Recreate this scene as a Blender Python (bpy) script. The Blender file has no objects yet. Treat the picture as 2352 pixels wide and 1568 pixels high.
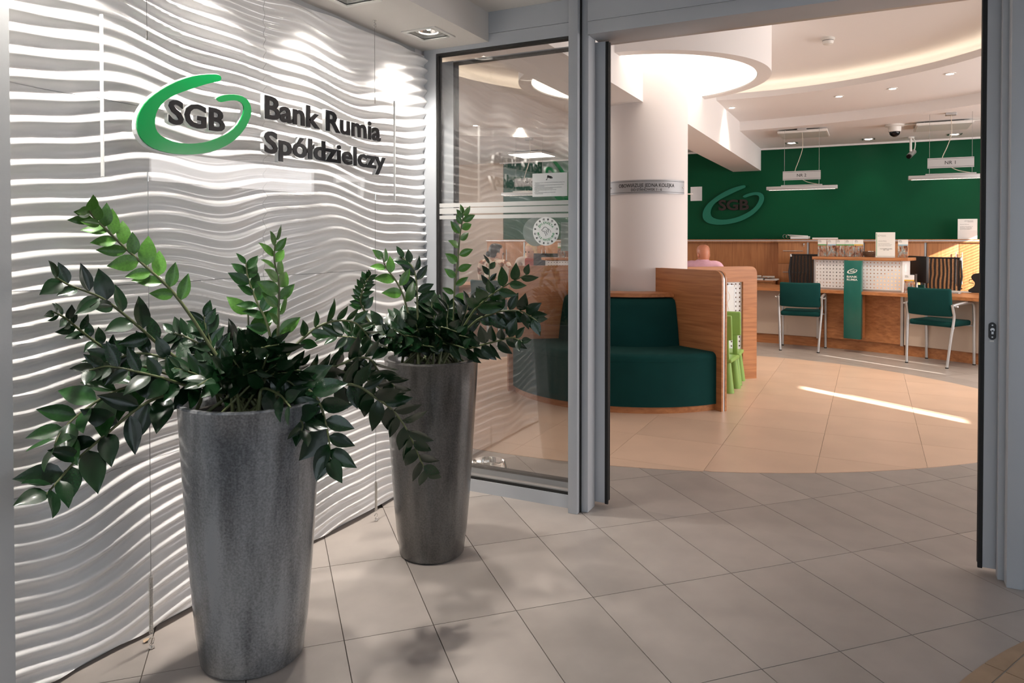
import bpy, bmesh, math, random
from mathutils import Vector, Matrix
random.seed(7)
PI = math.pi
R = math.radians
S = bpy.context.scene
COL = S.collection

# ------------------------------------------------------------------ camera, world, sun, exposure
# World axes: X runs along the shop front, Y into the bank hall, Z up.
YAW = R(26.4); PITCH = 0.0148; FPX = 1655.5; CY = 577.17
CAM = Vector((1.333, -3.308, 1.35))
cam = bpy.data.cameras.new('camera'); cam.sensor_width = 36; cam.sensor_fit = 'HORIZONTAL'
cam.lens = FPX / 2352 * 36; cam.shift_y = -(784 - CY) / 2352; cam.clip_start = 0.05; cam.clip_end = 200
co = bpy.data.objects.new('camera', cam); COL.objects.link(co); S.camera = co
co.location = CAM; co.rotation_euler = (PI / 2 - PITCH, 0, YAW)

w = bpy.data.worlds.new('sky'); S.world = w; w.use_nodes = True
bg = w.node_tree.nodes['Background']; bg.inputs[0].default_value = (0.80, 0.90, 1.0, 1); bg.inputs[1].default_value = 1.2

def lamp(name, kind, loc, energy, color=(1, 1, 1), target=None, **kw):
    l = bpy.data.lights.new(name, kind); l.energy = energy; l.color = color
    for k, v in kw.items(): setattr(l, k, v)
    o = bpy.data.objects.new(name, l); COL.objects.link(o); o.location = loc
    if target is not None:
        d = Vector(target) - Vector(loc); o.rotation_euler = d.to_track_quat('-Z', 'Y').to_euler()
    return o
SUN_DIR = Vector((-0.84, 0.55, -0.405)).normalized()
sun = lamp('sun', 'SUN', (8, -8, 8), 32.0, (1.0, 0.95, 0.88), angle=R(0.5))
sun.rotation_euler = SUN_DIR.to_track_quat('-Z', 'Y').to_euler()
# daylight from unseen right-hand windows; the left lamp is an added fill
lamp('hall_side_light', 'AREA', (5.35, 4.2, 1.7), 175, (1.0, 0.945, 0.92), target=(0, 4.2, 1.2), shape='RECTANGLE', size=6.0, size_y=1.6)
lamp('hall_side_light', 'AREA', (-6.9, 4.6, 1.7), 85, (1.0, 0.955, 0.92), target=(0, 4.6, 1.3), shape='RECTANGLE', size=5.0, size_y=1.6)
S.cycles.max_bounces = 9
S.view_settings.view_transform = 'Standard'; S.view_settings.look = 'None'
S.view_settings.exposure = 0.3; S.view_settings.gamma = 1; S.view_settings.use_curve_mapping = False

# ------------------------------------------------------------------ photo pixel -> world helpers
_c, _s = math.cos(YAW), math.sin(YAW)
def ray(u, v):
    x = (u - 1176) / FPX; y = -(v - CY) / FPX
    f = math.cos(PITCH) + math.sin(PITCH) * y; z = -math.sin(PITCH) + math.cos(PITCH) * y
    return Vector((x * _c - f * _s, x * _s + f * _c, z))
def gz(u, v, z=0.0): r = ray(u, v); return CAM + r * ((z - CAM.z) / r.z)
def pt(u, v, t): r = ray(u, v); return CAM + r * ((t - CAM.y) / r.y)
def ps(u, v, s): r = ray(u, v); return CAM + r * ((s - CAM.x) / r.x)
def dep(u, v, Y): r = ray(u, v); k = Y / (r.y * _c - r.x * _s); return CAM + r * k

# ------------------------------------------------------------------ materials
MATS = {}
def newmat(name):
    m = bpy.data.materials.new(name); m.use_nodes = True; MATS[name] = m
    return m, m.node_tree, m.node_tree.nodes['Principled BSDF']
def pbr(name, col, rough=0.5, metal=0.0, bump=0.0, bscale=200, var=0.0, vscale=3, coat=0.0, emit=None, spec=None, rand=0.0, alpha=None, trans=None):
    m, nt, b = newmat(name)
    b.inputs['Base Color'].default_value = (*col, 1); b.inputs['Roughness'].default_value = rough
    b.inputs['Metallic'].default_value = metal; b.inputs['Coat Weight'].default_value = coat; b.inputs['Coat Roughness'].default_value = 0.08
    if spec is not None: b.inputs['Specular IOR Level'].default_value = spec
    if emit: b.inputs['Emission Color'].default_value = (*emit[0], 1); b.inputs['Emission Strength'].default_value = emit[1]
    if var or bump or rand:
        tc = nt.nodes.new('ShaderNodeTexCoord')
    if var or rand:
        hsv = nt.nodes.new('ShaderNodeHueSaturation'); hsv.inputs['Color'].default_value = (*col, 1)
        add = nt.nodes.new('ShaderNodeMath'); add.operation = 'ADD'; add.inputs[0].default_value = 1.0; add.inputs[1].default_value = 0
        if var:
            n = nt.nodes.new('ShaderNodeTexNoise'); n.inputs['Scale'].default_value = vscale; n.inputs['Detail'].default_value = 5
            nt.links.new(tc.outputs['Object'], n.inputs['Vector'])
            mr = nt.nodes.new('ShaderNodeMapRange'); mr.inputs[1].default_value = .3; mr.inputs[2].default_value = .7; mr.inputs[3].default_value = 1 - var; mr.inputs[4].default_value = 1 + var
            nt.links.new(n.outputs['Fac'], mr.inputs[0]); nt.links.new(mr.outputs[0], add.inputs[0])
        if rand:
            oi = nt.nodes.new('ShaderNodeObjectInfo'); mr2 = nt.nodes.new('ShaderNodeMapRange'); mr2.inputs[3].default_value = -rand; mr2.inputs[4].default_value = rand
            nt.links.new(oi.outputs['Random'], mr2.inputs[0]); nt.links.new(mr2.outputs[0], add.inputs[1])
        nt.links.new(add.outputs[0], hsv.inputs['Value']); nt.links.new(hsv.outputs[0], b.inputs['Base Color'])
    if bump:
        n2 = nt.nodes.new('ShaderNodeTexNoise'); n2.inputs['Scale'].default_value = bscale; n2.inputs['Detail'].default_value = 3
        nt.links.new(tc.outputs['Object'], n2.inputs['Vector'])
        bp = nt.nodes.new('ShaderNodeBump'); bp.inputs['Strength'].default_value = bump; bp.inputs['Distance'].default_value = 0.002
        nt.links.new(n2.outputs['Fac'], bp.inputs['Height']); nt.links.new(bp.outputs[0], b.inputs['Normal'])
    return m
def wood(name, c1, c2, axis, rough=0.38):
    m, nt, b = newmat(name)
    tc = nt.nodes.new('ShaderNodeTexCoord'); mp = nt.nodes.new('ShaderNodeMapping')
    sc = [38, 38, 38]; sc[axis] = 2.2
    mp.inputs['Scale'].default_value = sc
    nt.links.new(tc.outputs['Object'], mp.inputs['Vector'])
    n = nt.nodes.new('ShaderNodeTexNoise'); n.inputs['Scale'].default_value = 1; n.inputs['Detail'].default_value = 6; n.inputs['Distortion'].default_value = 0.6
    nt.links.new(mp.outputs[0], n.inputs['Vector'])
    cr = nt.nodes.new('ShaderNodeValToRGB'); cr.color_ramp.elements[0].position = .3; cr.color_ramp.elements[1].position = .72
    cr.color_ramp.elements[0].color = (*c1, 1); cr.color_ramp.elements[1].color = (*c2, 1)
    nt.links.new(n.outputs['Fac'], cr.inputs[0]); nt.links.new(cr.outputs[0], b.inputs['Base Color'])
    b.inputs['Roughness'].default_value = rough
    return m
def glass(name, ior=1.5, tint=(1, 1, 1), rough=0.0):
    m, nt, b = newmat(name); nt.nodes.remove(b)
    out = nt.nodes['Material Output']; mix = nt.nodes.new('ShaderNodeMixShader'); f0 = ((ior - 1) / (ior + 1)) ** 2; lw_ = nt.nodes.new('ShaderNodeLayerWeight')
    pw = nt.nodes.new('ShaderNodeMath'); pw.operation = 'POWER'; pw.inputs[1].default_value = 5; nt.links.new(lw_.outputs['Facing'], pw.inputs[0])
    fr = nt.nodes.new('ShaderNodeMath'); fr.operation = 'MULTIPLY_ADD'; fr.inputs[1].default_value = 1 - f0; fr.inputs[2].default_value = f0; nt.links.new(pw.outputs[0], fr.inputs[0])
    tr = nt.nodes.new('ShaderNodeBsdfTransparent'); tr.inputs[0].default_value = (*tint, 1)
    gl = nt.nodes.new('ShaderNodeBsdfGlossy'); gl.inputs['Roughness'].default_value = rough
    nt.links.new(fr.outputs[0], mix.inputs[0]); nt.links.new(tr.outputs[0], mix.inputs[1]); nt.links.new(gl.outputs[0], mix.inputs[2]); nt.links.new(mix.outputs[0], out.inputs[0])
    return m
def veil(name, col, a, rough=0.6):           # partly see-through surface (film, mesh cloth)
    m, nt, b = newmat(name)
    out = nt.nodes['Material Output']; mix = nt.nodes.new('ShaderNodeMixShader'); mix.inputs[0].default_value = a
    tr = nt.nodes.new('ShaderNodeBsdfTransparent'); b.inputs['Base Color'].default_value = (*col, 1); b.inputs['Roughness'].default_value = rough
    nt.links.new(tr.outputs[0], mix.inputs[1]); nt.links.new(b.outputs[0], mix.inputs[2]); nt.links.new(mix.outputs[0], out.inputs[0])
    return m, nt, mix

pbr('tile_grey', (0.35, 0.305, 0.275), 0.36, var=0.09, vscale=5, rand=0.07, bump=0.05, bscale=400)
pbr('tile_beige', (0.66, 0.465, 0.34), 0.34, var=0.06, vscale=2.5, rand=0.05)
pbr('tile_outer', (0.36, 0.24, 0.15), 0.5, var=0.12, vscale=12, rand=0.05)
pbr('grout', (0.07, 0.055, 0.045), 0.9)
pbr('panel_white', (0.87, 0.85, 0.835), 0.22, coat=0.5)
pbr('plaster', (0.82, 0.77, 0.755), 0.85)
pbr('plaster_grey', (0.50, 0.50, 0.50), 0.8, bump=0.1, bscale=120)
pbr('ceiling_white', (0.86, 0.83, 0.815), 0.9)
pbr('soffit_paint', (0.72, 0.68, 0.64), 0.8)
pbr('alu_grey', (0.47, 0.485, 0.51), 0.42, metal=0.0, spec=0.6)
pbr('alu', (0.55, 0.55, 0.55), 0.42, metal=0.85)
pbr('plaque_silver', (0.36, 0.36, 0.37), 0.5, metal=0.5)
pbr('steel', (0.75, 0.73, 0.70), 0.12, metal=1.0)
pbr('chrome_dark', (0.35, 0.34, 0.33), 0.3, metal=1.0)
pbr('rubber', (0.012, 0.011, 0.010), 0.7)
pbr('black_gloss', (0.008, 0.008, 0.009), 0.10, spec=0.3)
pbr('black_plastic', (0.015, 0.015, 0.016), 0.45)
pbr('green_logo', (0.004, 0.21, 0.05), 0.15, spec=0.35)
pbr('green_wall', (0.0015, 0.068, 0.027), 0.45, spec=0.15, var=0.07, vscale=2)
pbr('green_logo_wall', (0.001, 0.17, 0.105), 0.35)
pbr('dark_letter', (0.018, 0.010, 0.008), 0.4)
pbr('green_metal', (0.004, 0.12, 0.095), 0.28, coat=0.3)
pbr('white_acryl', (0.86, 0.85, 0.83), 0.25)
pbr('white_plastic', (0.78, 0.76, 0.72), 0.4)
pbr('white_board', (0.82, 0.83, 0.84), 0.3)
pbr('paper', (0.84, 0.83, 0.80), 0.7)
pbr('print_grey', (0.25, 0.25, 0.25), 0.7)
pbr('ink', (0.02, 0.02, 0.02), 0.6)
pbr('ink_green', (0.05, 0.30, 0.10), 0.6)
pbr('fabric_green', (0.0028, 0.045, 0.042), 0.9, bump=0.6, bscale=900, var=0.10, vscale=4, spec=0.2)
pbr('beige_panel', (0.60, 0.47, 0.37), 0.5)
pbr('lime_plastic', (0.25, 0.44, 0.10), 0.4)
pbr('soil', (0.018, 0.013, 0.010), 0.95, bump=1, bscale=60)
pbr('stem_green', (0.10, 0.115, 0.045), 0.5, var=0.25, vscale=30)
pbr('stem_dark', (0.045, 0.035, 0.022), 0.5)
pbr('leaf_dark', (0.006, 0.026, 0.008), 0.26, var=0.3, vscale=14, rand=0.35, coat=0.25)
pbr('leaf_mid', (0.016, 0.065, 0.013), 0.28, var=0.25, vscale=14, rand=0.3, coat=0.25)
pbr('leaf_bright', (0.065, 0.18, 0.025), 0.32, var=0.2, vscale=14, rand=0.25, coat=0.2)
pbr('wicker', (0.10, 0.045, 0.02), 0.6, bump=1.5, bscale=120)
pbr('skin', (0.70, 0.42, 0.31), 0.5); pbr('skin_red', (0.55, 0.22, 0.13), 0.4)
pbr('pink_shirt', (0.62, 0.36, 0.45), 0.85, var=0.05, vscale=20); pbr('trousers', (0.03, 0.03, 0.045), 0.9)
pbr('hair_black', (0.014, 0.012, 0.012), 0.35); pbr('hair_blond', (0.80, 0.56, 0.30), 0.4, var=0.2, vscale=60); pbr('scarf_red', (0.40, 0.07, 0.045), 0.9, var=0.3, vscale=40)
pbr('white_cloth', (0.72, 0.62, 0.55), 0.85)
pbr('cable', (0.62, 0.55, 0.45), 0.5)
wood('wood_v', (0.40, 0.155, 0.055), (0.58, 0.255, 0.10), 2)
wood('wood_h', (0.36, 0.132, 0.047), (0.57, 0.245, 0.095), 0)
wood('wood_light', (0.55, 0.30, 0.15), (0.64, 0.37, 0.20), 2)
glass('glass', 2.1, (0.985, 0.985, 0.98)); glass('leaf_glass', 1.6, (0.985, 0.985, 0.98)); glass('acrylic', 1.48, (0.985, 0.985, 0.985)); glass('thin_acrylic', 1.4, (0.97, 0.97, 0.97))
veil('frost', (0.78, 0.76, 0.73), 0.62); veil('film_back', (0.50, 0.62, 0.56), 0.75)
def emis(name, col, st):
    m, nt, b = newmat(name); b.inputs['Base Color'].default_value = (0.8, 0.8, 0.8, 1); b.inputs['Emission Color'].default_value = (*col, 1); b.inputs['Emission Strength'].default_value = st
emis('lamp_warm', (1.0, 0.87, 0.74), 1.55); emis('lamp_white', (1.0, 0.93, 0.84), 30); emis('lamp_panel', (1.0, 0.95, 0.88), 9); emis('cove_strip', (1.0, 0.84, 0.64), 4.5); emis('lamp_louvre', (1.0, 0.92, 0.82), 1.0); emis('screen', (0.5, 0.6, 0.7), 0.05)
# glazed pot: dark mottled grey with vertical streaks
def pot_mat(name, dark, light):
    m, nt, b = newmat(name)
    tc = nt.nodes.new('ShaderNodeTexCoord'); mp = nt.nodes.new('ShaderNodeMapping'); mp.inputs['Scale'].default_value = (9, 9, 1.3)
    nt.links.new(tc.outputs['Object'], mp.inputs['Vector'])
    n1 = nt.nodes.new('ShaderNodeTexNoise'); n1.inputs['Scale'].default_value = 1.6; n1.inputs['Detail'].default_value = 6; nt.links.new(mp.outputs[0], n1.inputs['Vector'])
    n2 = nt.nodes.new('ShaderNodeTexNoise'); n2.inputs['Scale'].default_value = 160; n2.inputs['Detail'].default_value = 3; nt.links.new(tc.outputs['Object'], n2.inputs['Vector'])
    ad = nt.nodes.new('ShaderNodeMath'); ad.operation = 'MULTIPLY_ADD'; ad.inputs[1].default_value = 0.45; nt.links.new(n2.outputs['Fac'], ad.inputs[0]); nt.links.new(n1.outputs['Fac'], ad.inputs[2])
    cr = nt.nodes.new('ShaderNodeValToRGB'); cr.color_ramp.elements[0].position = .56; cr.color_ramp.elements[1].position = .88
    cr.color_ramp.elements[0].color = (*dark, 1); cr.color_ramp.elements[1].color = (*light, 1)
    nt.links.new(ad.outputs[0], cr.inputs[0]); nt.links.new(cr.outputs[0], b.inputs['Base Color'])
    b.inputs['Roughness'].default_value = 0.3; b.inputs['Coat Weight'].default_value = 0.7; b.inputs['Coat Roughness'].default_value = 0.1
    bp = nt.nodes.new('ShaderNodeBump'); bp.inputs['Strength'].default_value = 0.25; bp.inputs['Distance'].default_value = 0.004; nt.links.new(n1.outputs['Fac'], bp.inputs['Height']); nt.links.new(bp.outputs[0], b.inputs['Normal'])
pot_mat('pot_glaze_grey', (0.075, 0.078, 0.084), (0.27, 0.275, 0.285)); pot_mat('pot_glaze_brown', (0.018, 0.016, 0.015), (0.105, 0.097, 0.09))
def floral(name):
    m, nt, b = newmat(name); tc = nt.nodes.new('ShaderNodeTexCoord'); n = nt.nodes.new('ShaderNodeTexNoise'); n.inputs['Scale'].default_value = 13; n.inputs['Detail'].default_value = 4
    nt.links.new(tc.outputs['Object'], n.inputs['Vector']); cr = nt.nodes.new('ShaderNodeValToRGB'); cr.color_ramp.interpolation = 'CONSTANT'
    e = cr.color_ramp.elements; e[0].position = 0; e[0].color = (0.10, 0.035, 0.02, 1); e[1].position = .36; e[1].color = (0.48, 0.18, 0.09, 1)
    x = e.new(.44); x.color = (0.80, 0.66, 0.54, 1)
    nt.links.new(n.outputs['Fac'], cr.inputs[0]); nt.links.new(cr.outputs[0], b.inputs['Base Color']); b.inputs['Roughness'].default_value = .8
floral('floral_blouse')
def mesh_cloth():
    m, nt, mix = veil('chair_mesh', (0.012, 0.011, 0.010), 0.8)
    tc = nt.nodes.new('ShaderNodeTexCoord'); wv = nt.nodes.new('ShaderNodeTexWave'); wv.inputs['Scale'].default_value = 7; wv.inputs['Distortion'].default_value = 3; wv.inputs['Detail'].default_value = 1; wv.inputs['Detail Scale'].default_value = .6
    nt.links.new(tc.outputs['Object'], wv.inputs['Vector']); mr = nt.nodes.new('ShaderNodeMapRange'); mr.inputs[3].default_value = .55; mr.inputs[4].default_value = .97
    nt.links.new(wv.outputs['Fac'], mr.inputs[0]); nt.links.new(mr.outputs[0], mix.inputs[0])
mesh_cloth()
def brochure_mat(name, band, seed):            # leaflet: white head, colour band, printed picture below
    m, nt, b = newmat(name); tc = nt.nodes.new('ShaderNodeTexCoord'); sp = nt.nodes.new('ShaderNodeSeparateXYZ'); nt.links.new(tc.outputs['Generated'], sp.inputs[0])
    n = nt.nodes.new('ShaderNodeTexNoise'); n.inputs['Scale'].default_value = 4.5; n.inputs['Detail'].default_value = 3; n.noise_dimensions = '4D'; n.inputs['W'].default_value = seed
    nt.links.new(tc.outputs['Generated'], n.inputs['Vector']); pc = nt.nodes.new('ShaderNodeValToRGB'); e = pc.color_ramp.elements
    e[0].position = .32; e[0].color = (0.06, 0.025, 0.015, 1); e[1].position = .68; e[1].color = (0.75, 0.70, 0.62, 1)
    for p, c in ((.42, (0.30, 0.12, 0.07)), (.5, (0.55, 0.30, 0.18)), (.57, (0.20, 0.28, 0.30))): q = e.new(p); q.color = (*c, 1)
    nt.links.new(n.outputs['Fac'], pc.inputs[0])
    zr = nt.nodes.new('ShaderNodeValToRGB'); zr.color_ramp.interpolation = 'CONSTANT'; e = zr.color_ramp.elements; e[0].position = 0; e[0].color = (0, 0, 0, 1); e[1].position = .66; e[1].color = (1, 1, 1, 1)
    zb = nt.nodes.new('ShaderNodeValToRGB'); zb.color_ramp.interpolation = 'CONSTANT'; e = zb.color_ramp.elements; e[0].position = 0; e[0].color = (*band, 1); e[1].position = .73; e[1].color = (0.85, 0.84, 0.82, 1)
    nt.links.new(sp.outputs[2], zr.inputs[0]); nt.links.new(sp.outputs[2], zb.inputs[0]); nt.links.new(n.outputs['Fac'], pc.inputs[0])
    mx = nt.nodes.new('ShaderNodeMix'); mx.data_type = 'RGBA'; nt.links.new(zr.outputs[0], mx.inputs[0]); nt.links.new(pc.outputs[0], mx.inputs[6]); nt.links.new(zb.outputs[0], mx.inputs[7])
    nt.links.new(mx.outputs[2], b.inputs['Base Color']); b.inputs['Roughness'].default_value = .35
for i, bd in enumerate([(0.10, 0.35, 0.12), (0.30, 0.50, 0.62), (0.12, 0.40, 0.12), (0.10, 0.38, 0.14), (0.75, 0.45, 0.05)]): brochure_mat('brochure_%d' % i, bd, i * 3.7)

# ------------------------------------------------------------------ mesh helpers
class MB:
    def __init__(s): s.v = []; s.f = []; s.mi = []
    def add(s, vs, fs, mi=0):
        o = len(s.v); s.v += [tuple(x) for x in vs]; s.f += [tuple(i + o for i in f) for f in fs]; s.mi += [mi] * len(fs); return s
    def box(s, x0, x1, y0, y1, z0, z1, mi=0):
        return s.add([(x0, y0, z0), (x1, y0, z0), (x1, y1, z0), (x0, y1, z0), (x0, y0, z1), (x1, y0, z1), (x1, y1, z1), (x0, y1, z1)],
                     [(0, 3, 2, 1), (4, 5, 6, 7), (0, 1, 5, 4), (1, 2, 6, 5), (2, 3, 7, 6), (3, 0, 4, 7)], mi)
    def rbox(s, x0, x1, y0, y1, z0, z1, r=0.01, seg=3, mi=0):
        bm = bmesh.new(); b = MB().box(x0, x1, y0, y1, z0, z1)
        vs = [bm.verts.new(v) for v in b.v]; [bm.faces.new([vs[i] for i in f]) for f in b.f]
        bmesh.ops.bevel(bm, geom=list(bm.edges), offset=r, segments=seg, profile=.5, affect='EDGES')
        bm.verts.index_update(); s.add([v.co for v in bm.verts], [[v.index for v in f.verts] for f in bm.faces], mi); bm.free(); return s
    def prism(s, poly, z0, z1, mi=0, M=None, holes=None):
        n = len(poly); vs = [(x, y, z0) for x, y in poly] + [(x, y, z1) for x, y in poly]
        if M is not None: vs = [M @ Vector(v) for v in vs]
        return s.add(vs, [tuple(range(n))[::-1], tuple(range(n, 2 * n))] + [(i, (i + 1) % n, n + (i + 1) % n, n + i) for i in range(n)], mi)
    def cyl(s, p0, p1, r0, r1=None, n=16, mi=0, cap=True):
        r1 = r0 if r1 is None else r1; p0 = Vector(p0); p1 = Vector(p1); d = (p1 - p0).normalized(); a = d.orthogonal().normalized(); b = d.cross(a)
        vs = [p0 + (a * math.cos(2 * PI * i / n) + b * math.sin(2 * PI * i / n)) * r0 for i in range(n)] + [p1 + (a * math.cos(2 * PI * i / n) + b * math.sin(2 * PI * i / n)) * r1 for i in range(n)]
        fs = [(i, (i + 1) % n, n + (i + 1) % n, n + i) for i in range(n)]
        if cap: fs += [tuple(range(n))[::-1], tuple(range(n, 2 * n))]
        return s.add(vs, fs, mi)
    def tube(s, pts, rad, n=8, mi=0, cap=True):
        pts = [Vector(p) for p in pts]; m = len(pts); rr = rad if isinstance(rad, (list, tuple)) else [rad] * m
        vs = []; a = None
        for i, p in enumerate(pts):
            d = (pts[min(i + 1, m - 1)] - pts[max(i - 1, 0)]).normalized()
            a = d.orthogonal().normalized() if a is None else (a - d * a.dot(d)).normalized()
            b = d.cross(a)
            vs += [p + (a * math.cos(2 * PI * k / n) + b * math.sin(2 * PI * k / n)) * rr[i] for k in range(n)]
        fs = [(i * n + k, i * n + (k + 1) % n, (i + 1) * n + (k + 1) % n, (i + 1) * n + k) for i in range(m - 1) for k in range(n)]
        if cap: fs += [tuple(range(n))[::-1], tuple(range((m - 1) * n, m * n))]
        return s.add(vs, fs, mi)
    def lathe(s, prof, n=40, mi=0, c=(0, 0), closed=False, a0=0, a1=2 * PI):
        full = abs(a1 - a0 - 2 * PI) < 1e-6; k = n if full else n + 1; m = len(prof)
        vs = [(c[0] + r * math.cos(a0 + (a1 - a0) * i / n), c[1] + r * math.sin(a0 + (a1 - a0) * i / n), z) for i in range(k) for r, z in prof]
        fs = []
        for i in range(n):
            j = (i + 1) % k
            for q in range(m if closed else m - 1):
                q2 = (q + 1) % m; fs.append((i * m + q, j * m + q, j * m + q2, i * m + q2))
        if not full and closed: fs += [tuple(range(m))[::-1], tuple((k - 1) * m + q for q in range(m))]
        return s.add(vs, fs, mi)
    def ball(s, c, r, n=12, m=8, mi=0, sc=(1, 1, 1)):
        prof = [(max(1e-4, math.sin(PI * i / m)), -math.cos(PI * i / m)) for i in range(m + 1)]
        b = MB().lathe(prof, n); return s.add([(c[0] + v[0] * r * sc[0], c[1] + v[1] * r * sc[1], c[2] + v[2] * r * sc[2]) for v in b.v], b.f, mi)
    def xform(s, M): s.v = [tuple(M @ Vector(v)) for v in s.v]; return s
    def mesh(s, name, mats, smooth=None):
        me = bpy.data.meshes.new(name); me.from_pydata(s.v, [], s.f)
        for m in ([mats] if isinstance(mats, str) else mats): me.materials.append(MATS[m])
        if any(s.mi): me.polygons.foreach_set('material_index', s.mi)
        bm = bmesh.new(); bm.from_mesh(me); bmesh.ops.recalc_face_normals(bm, faces=bm.faces); bm.to_mesh(me); bm.free()
        if smooth is not None: me.shade_smooth(); me.set_sharp_from_angle(angle=R(smooth))
        return me
    def build(s, name, mats, parent=None, smooth=None, loc=None, rotz=None, M=None):
        return obj(name, s.mesh(name, mats, smooth), parent, loc, rotz, M)
def obj(name, me, parent=None, loc=None, rotz=None, M=None):
    o = bpy.data.objects.new(name, me); COL.objects.link(o); o.parent = parent
    if M is not None: o.matrix_local = M
    if loc is not None: o.location = loc
    if rotz is not None: o.rotation_euler = (0, 0, rotz)
    return o
def tag(o, label, cat, group=None):
    o['label'] = label; o['category'] = cat
    if group: o['group'] = group
    return o
def thing(name, label, cat, loc=(0, 0, 0), rotz=0, group=None):
    return tag(obj(name, None, None, loc, rotz), label, cat, group)
def struct(o): o['kind'] = 'structure'; return o
def box(name, mat, parent, x0, x1, y0, y1, z0, z1, r=0.0):
    b = MB(); b.rbox(x0, x1, y0, y1, z0, z1, r, 2) if r else b.box(x0, x1, y0, y1, z0, z1)
    return b.build(name, mat, parent, 40 if r else None)
def copy_tree(o, parent=None):
    c = o.copy(); COL.objects.link(c); c.parent = parent
    for ch in list(o.children): copy_tree(ch, c)
    return c
def rot_rows(x, y, z, loc=(0, 0, 0)):
    M = Matrix.Identity(4)
    for i in range(3): M[i][0] = x[i]; M[i][1] = y[i]; M[i][2] = z[i]; M[i][3] = loc[i]
    return M
def face_front(loc): return rot_rows((1, 0, 0), (0, 0, 1), (0, -1, 0), loc)      # flat thing facing the street (-Y)
def face_side(loc): return rot_rows((0, 1, 0), (0, 0, 1), (1, 0, 0), loc)        # flat thing on the left wall facing +X
def face_dir(loc, a): return rot_rows((math.cos(a), math.sin(a), 0), (0, 0, 1), (math.sin(a), -math.cos(a), 0), loc)
def spline(pts, n):
    pts = [Vector(p) for p in pts]; out = []
    P = [pts[0] * 2 - pts[1]] + pts + [pts[-1] * 2 - pts[-2]]
    for i in range(n + 1):
        x = i / n * (len(pts) - 1); k = min(int(x), len(pts) - 2); t = x - k; a, b, c, d = P[k:k + 4]
        out.append(0.5 * ((2 * b) + (c - a) * t + (2 * a - 5 * b + 4 * c - d) * t * t + (3 * b - a - 3 * c + d) * t ** 3))
    return out
def text_mesh(body, size, extr=0.0005, bold=0.0, align='CENTER', spacing=1.0, line=1.0):
    c = bpy.data.curves.new('t', 'FONT'); c.body = body; c.size = size; c.extrude = extr; c.offset = bold * size; c.align_x = align; c.space_character = spacing; c.space_line = line
    c.resolution_u = 3
    o = bpy.data.objects.new('t', c); COL.objects.link(o); bpy.context.view_layer.update()
    me = bpy.data.meshes.new_from_object(o.evaluated_get(bpy.context.evaluated_depsgraph_get())); bpy.data.objects.remove(o); bpy.data.curves.remove(c)
    me.materials.clear(); return me
def text(name, body, size, mat, parent, M, extr=0.0005, bold=0.0, align='CENTER', fit=None, **k):
    me = text_mesh(body, size, extr, bold, align, **k); me.name = name; me.materials.append(MATS[mat])
    if fit:                                          # fit to (width, height), lower-left at origin
        xs = [v.co.x for v in me.vertices]; ys = [v.co.y for v in me.vertices]; sx = fit[0] / (max(xs) - min(xs)); sy = fit[1] / (max(ys) - min(ys)) if fit[1] else sx
        mx, my = min(xs), min(ys)
        for v in me.vertices: v.co.x = (v.co.x - mx) * sx; v.co.y = (v.co.y - my) * sy
    return obj(name, me, parent, M=M)

# ------------------------------------------------------------------ floor with real tiles
def clip(poly, conv):
    out = poly
    for i in range(len(conv)):
        a = conv[i]; b = conv[(i + 1) % len(conv)]; inp = out; out = []
        if not inp: return []
        side = lambda p: (b[0] - a[0]) * (p[1] - a[1]) - (b[1] - a[1]) * (p[0] - a[0])
        for j in range(len(inp)):
            p = inp[j - 1]; q = inp[j]; sp, sq = side(p), side(q)
            if sp * sq < 0: k = sp / (sp - sq); out.append((p[0] + (q[0] - p[0]) * k, p[1] + (q[1] - p[1]) * k))
            if sq >= 0: out.append(q)
    return out
def area(p): return 0.5 * sum(p[i - 1][0] * p[i][1] - p[i][0] * p[i - 1][1] for i in range(len(p)))
def circle(c, r, n=96): return [(c[0] + r * math.cos(2 * PI * i / n), c[1] + r * math.sin(2 * PI * i / n)) for i in range(n)]
NEAR = ((-0.746, 4.506), 3.759); FARC = ((-0.012, 2.674), 2.855)
LENS = clip(circle(*NEAR), circle(*FARC))
floor = struct(MB().box(-7.2, 9, -7, 8.8, -0.05, -0.004).build('floor', 'grout'))
def tile(poly, z, mat):
    cx = sum(p[0] for p in poly) / len(poly); cy = sum(p[1] for p in poly) / len(poly)
    MB().prism([(x - cx, y - cy) for x, y in poly], -0.008, 0).build('tile', mat, floor, loc=(cx, cy, z))
inlens = lambda p, m: math.hypot(p[0] - NEAR[0][0], p[1] - NEAR[0][1]) < NEAR[1] - m and math.hypot(p[0] - FARC[0][0], p[1] - FARC[0][1]) < FARC[1] - m
OUTC = (3.9, -1.9); OUTR = 2.585
ga = R(45.1); ea = Vector((math.cos(ga), math.sin(ga))); eb = Vector((-ea.y, ea.x)); go = Vector((0.385, -1.594)); TA, TB, GAP = 0.3077, 0.588, 0.0016
hall = [(-4.6, 0.2), (3.4, 0.2), (3.4, 6.9), (-4.6, 6.9)]; vest = [(-0.9, -3.0), (2.9, -3.0), (2.9, 0.2), (-0.9, 0.2)]
for i in range(-24, 34):
    for j in range(-12, 18):
        q = [go + ea * (TA * (i + a) + g1) + eb * (TB * (j + b) + g2) for a, b, g1, g2 in ((0, 0, GAP, GAP), (1, 0, -GAP, GAP), (1, 1, -GAP, -GAP), (0, 1, GAP, -GAP))]
        q = [(p.x, p.y) for p in q]
        if all(inlens(p, 0.02) for p in q) or all(math.hypot(p[0] - OUTC[0], p[1] - OUTC[1]) < OUTR - .02 for p in q): continue
        for reg in (hall, vest):
            c = clip(q, reg)
            if len(c) > 2 and abs(area(c)) > 0.004: tile(c, 0.0, 'tile_grey')
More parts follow.
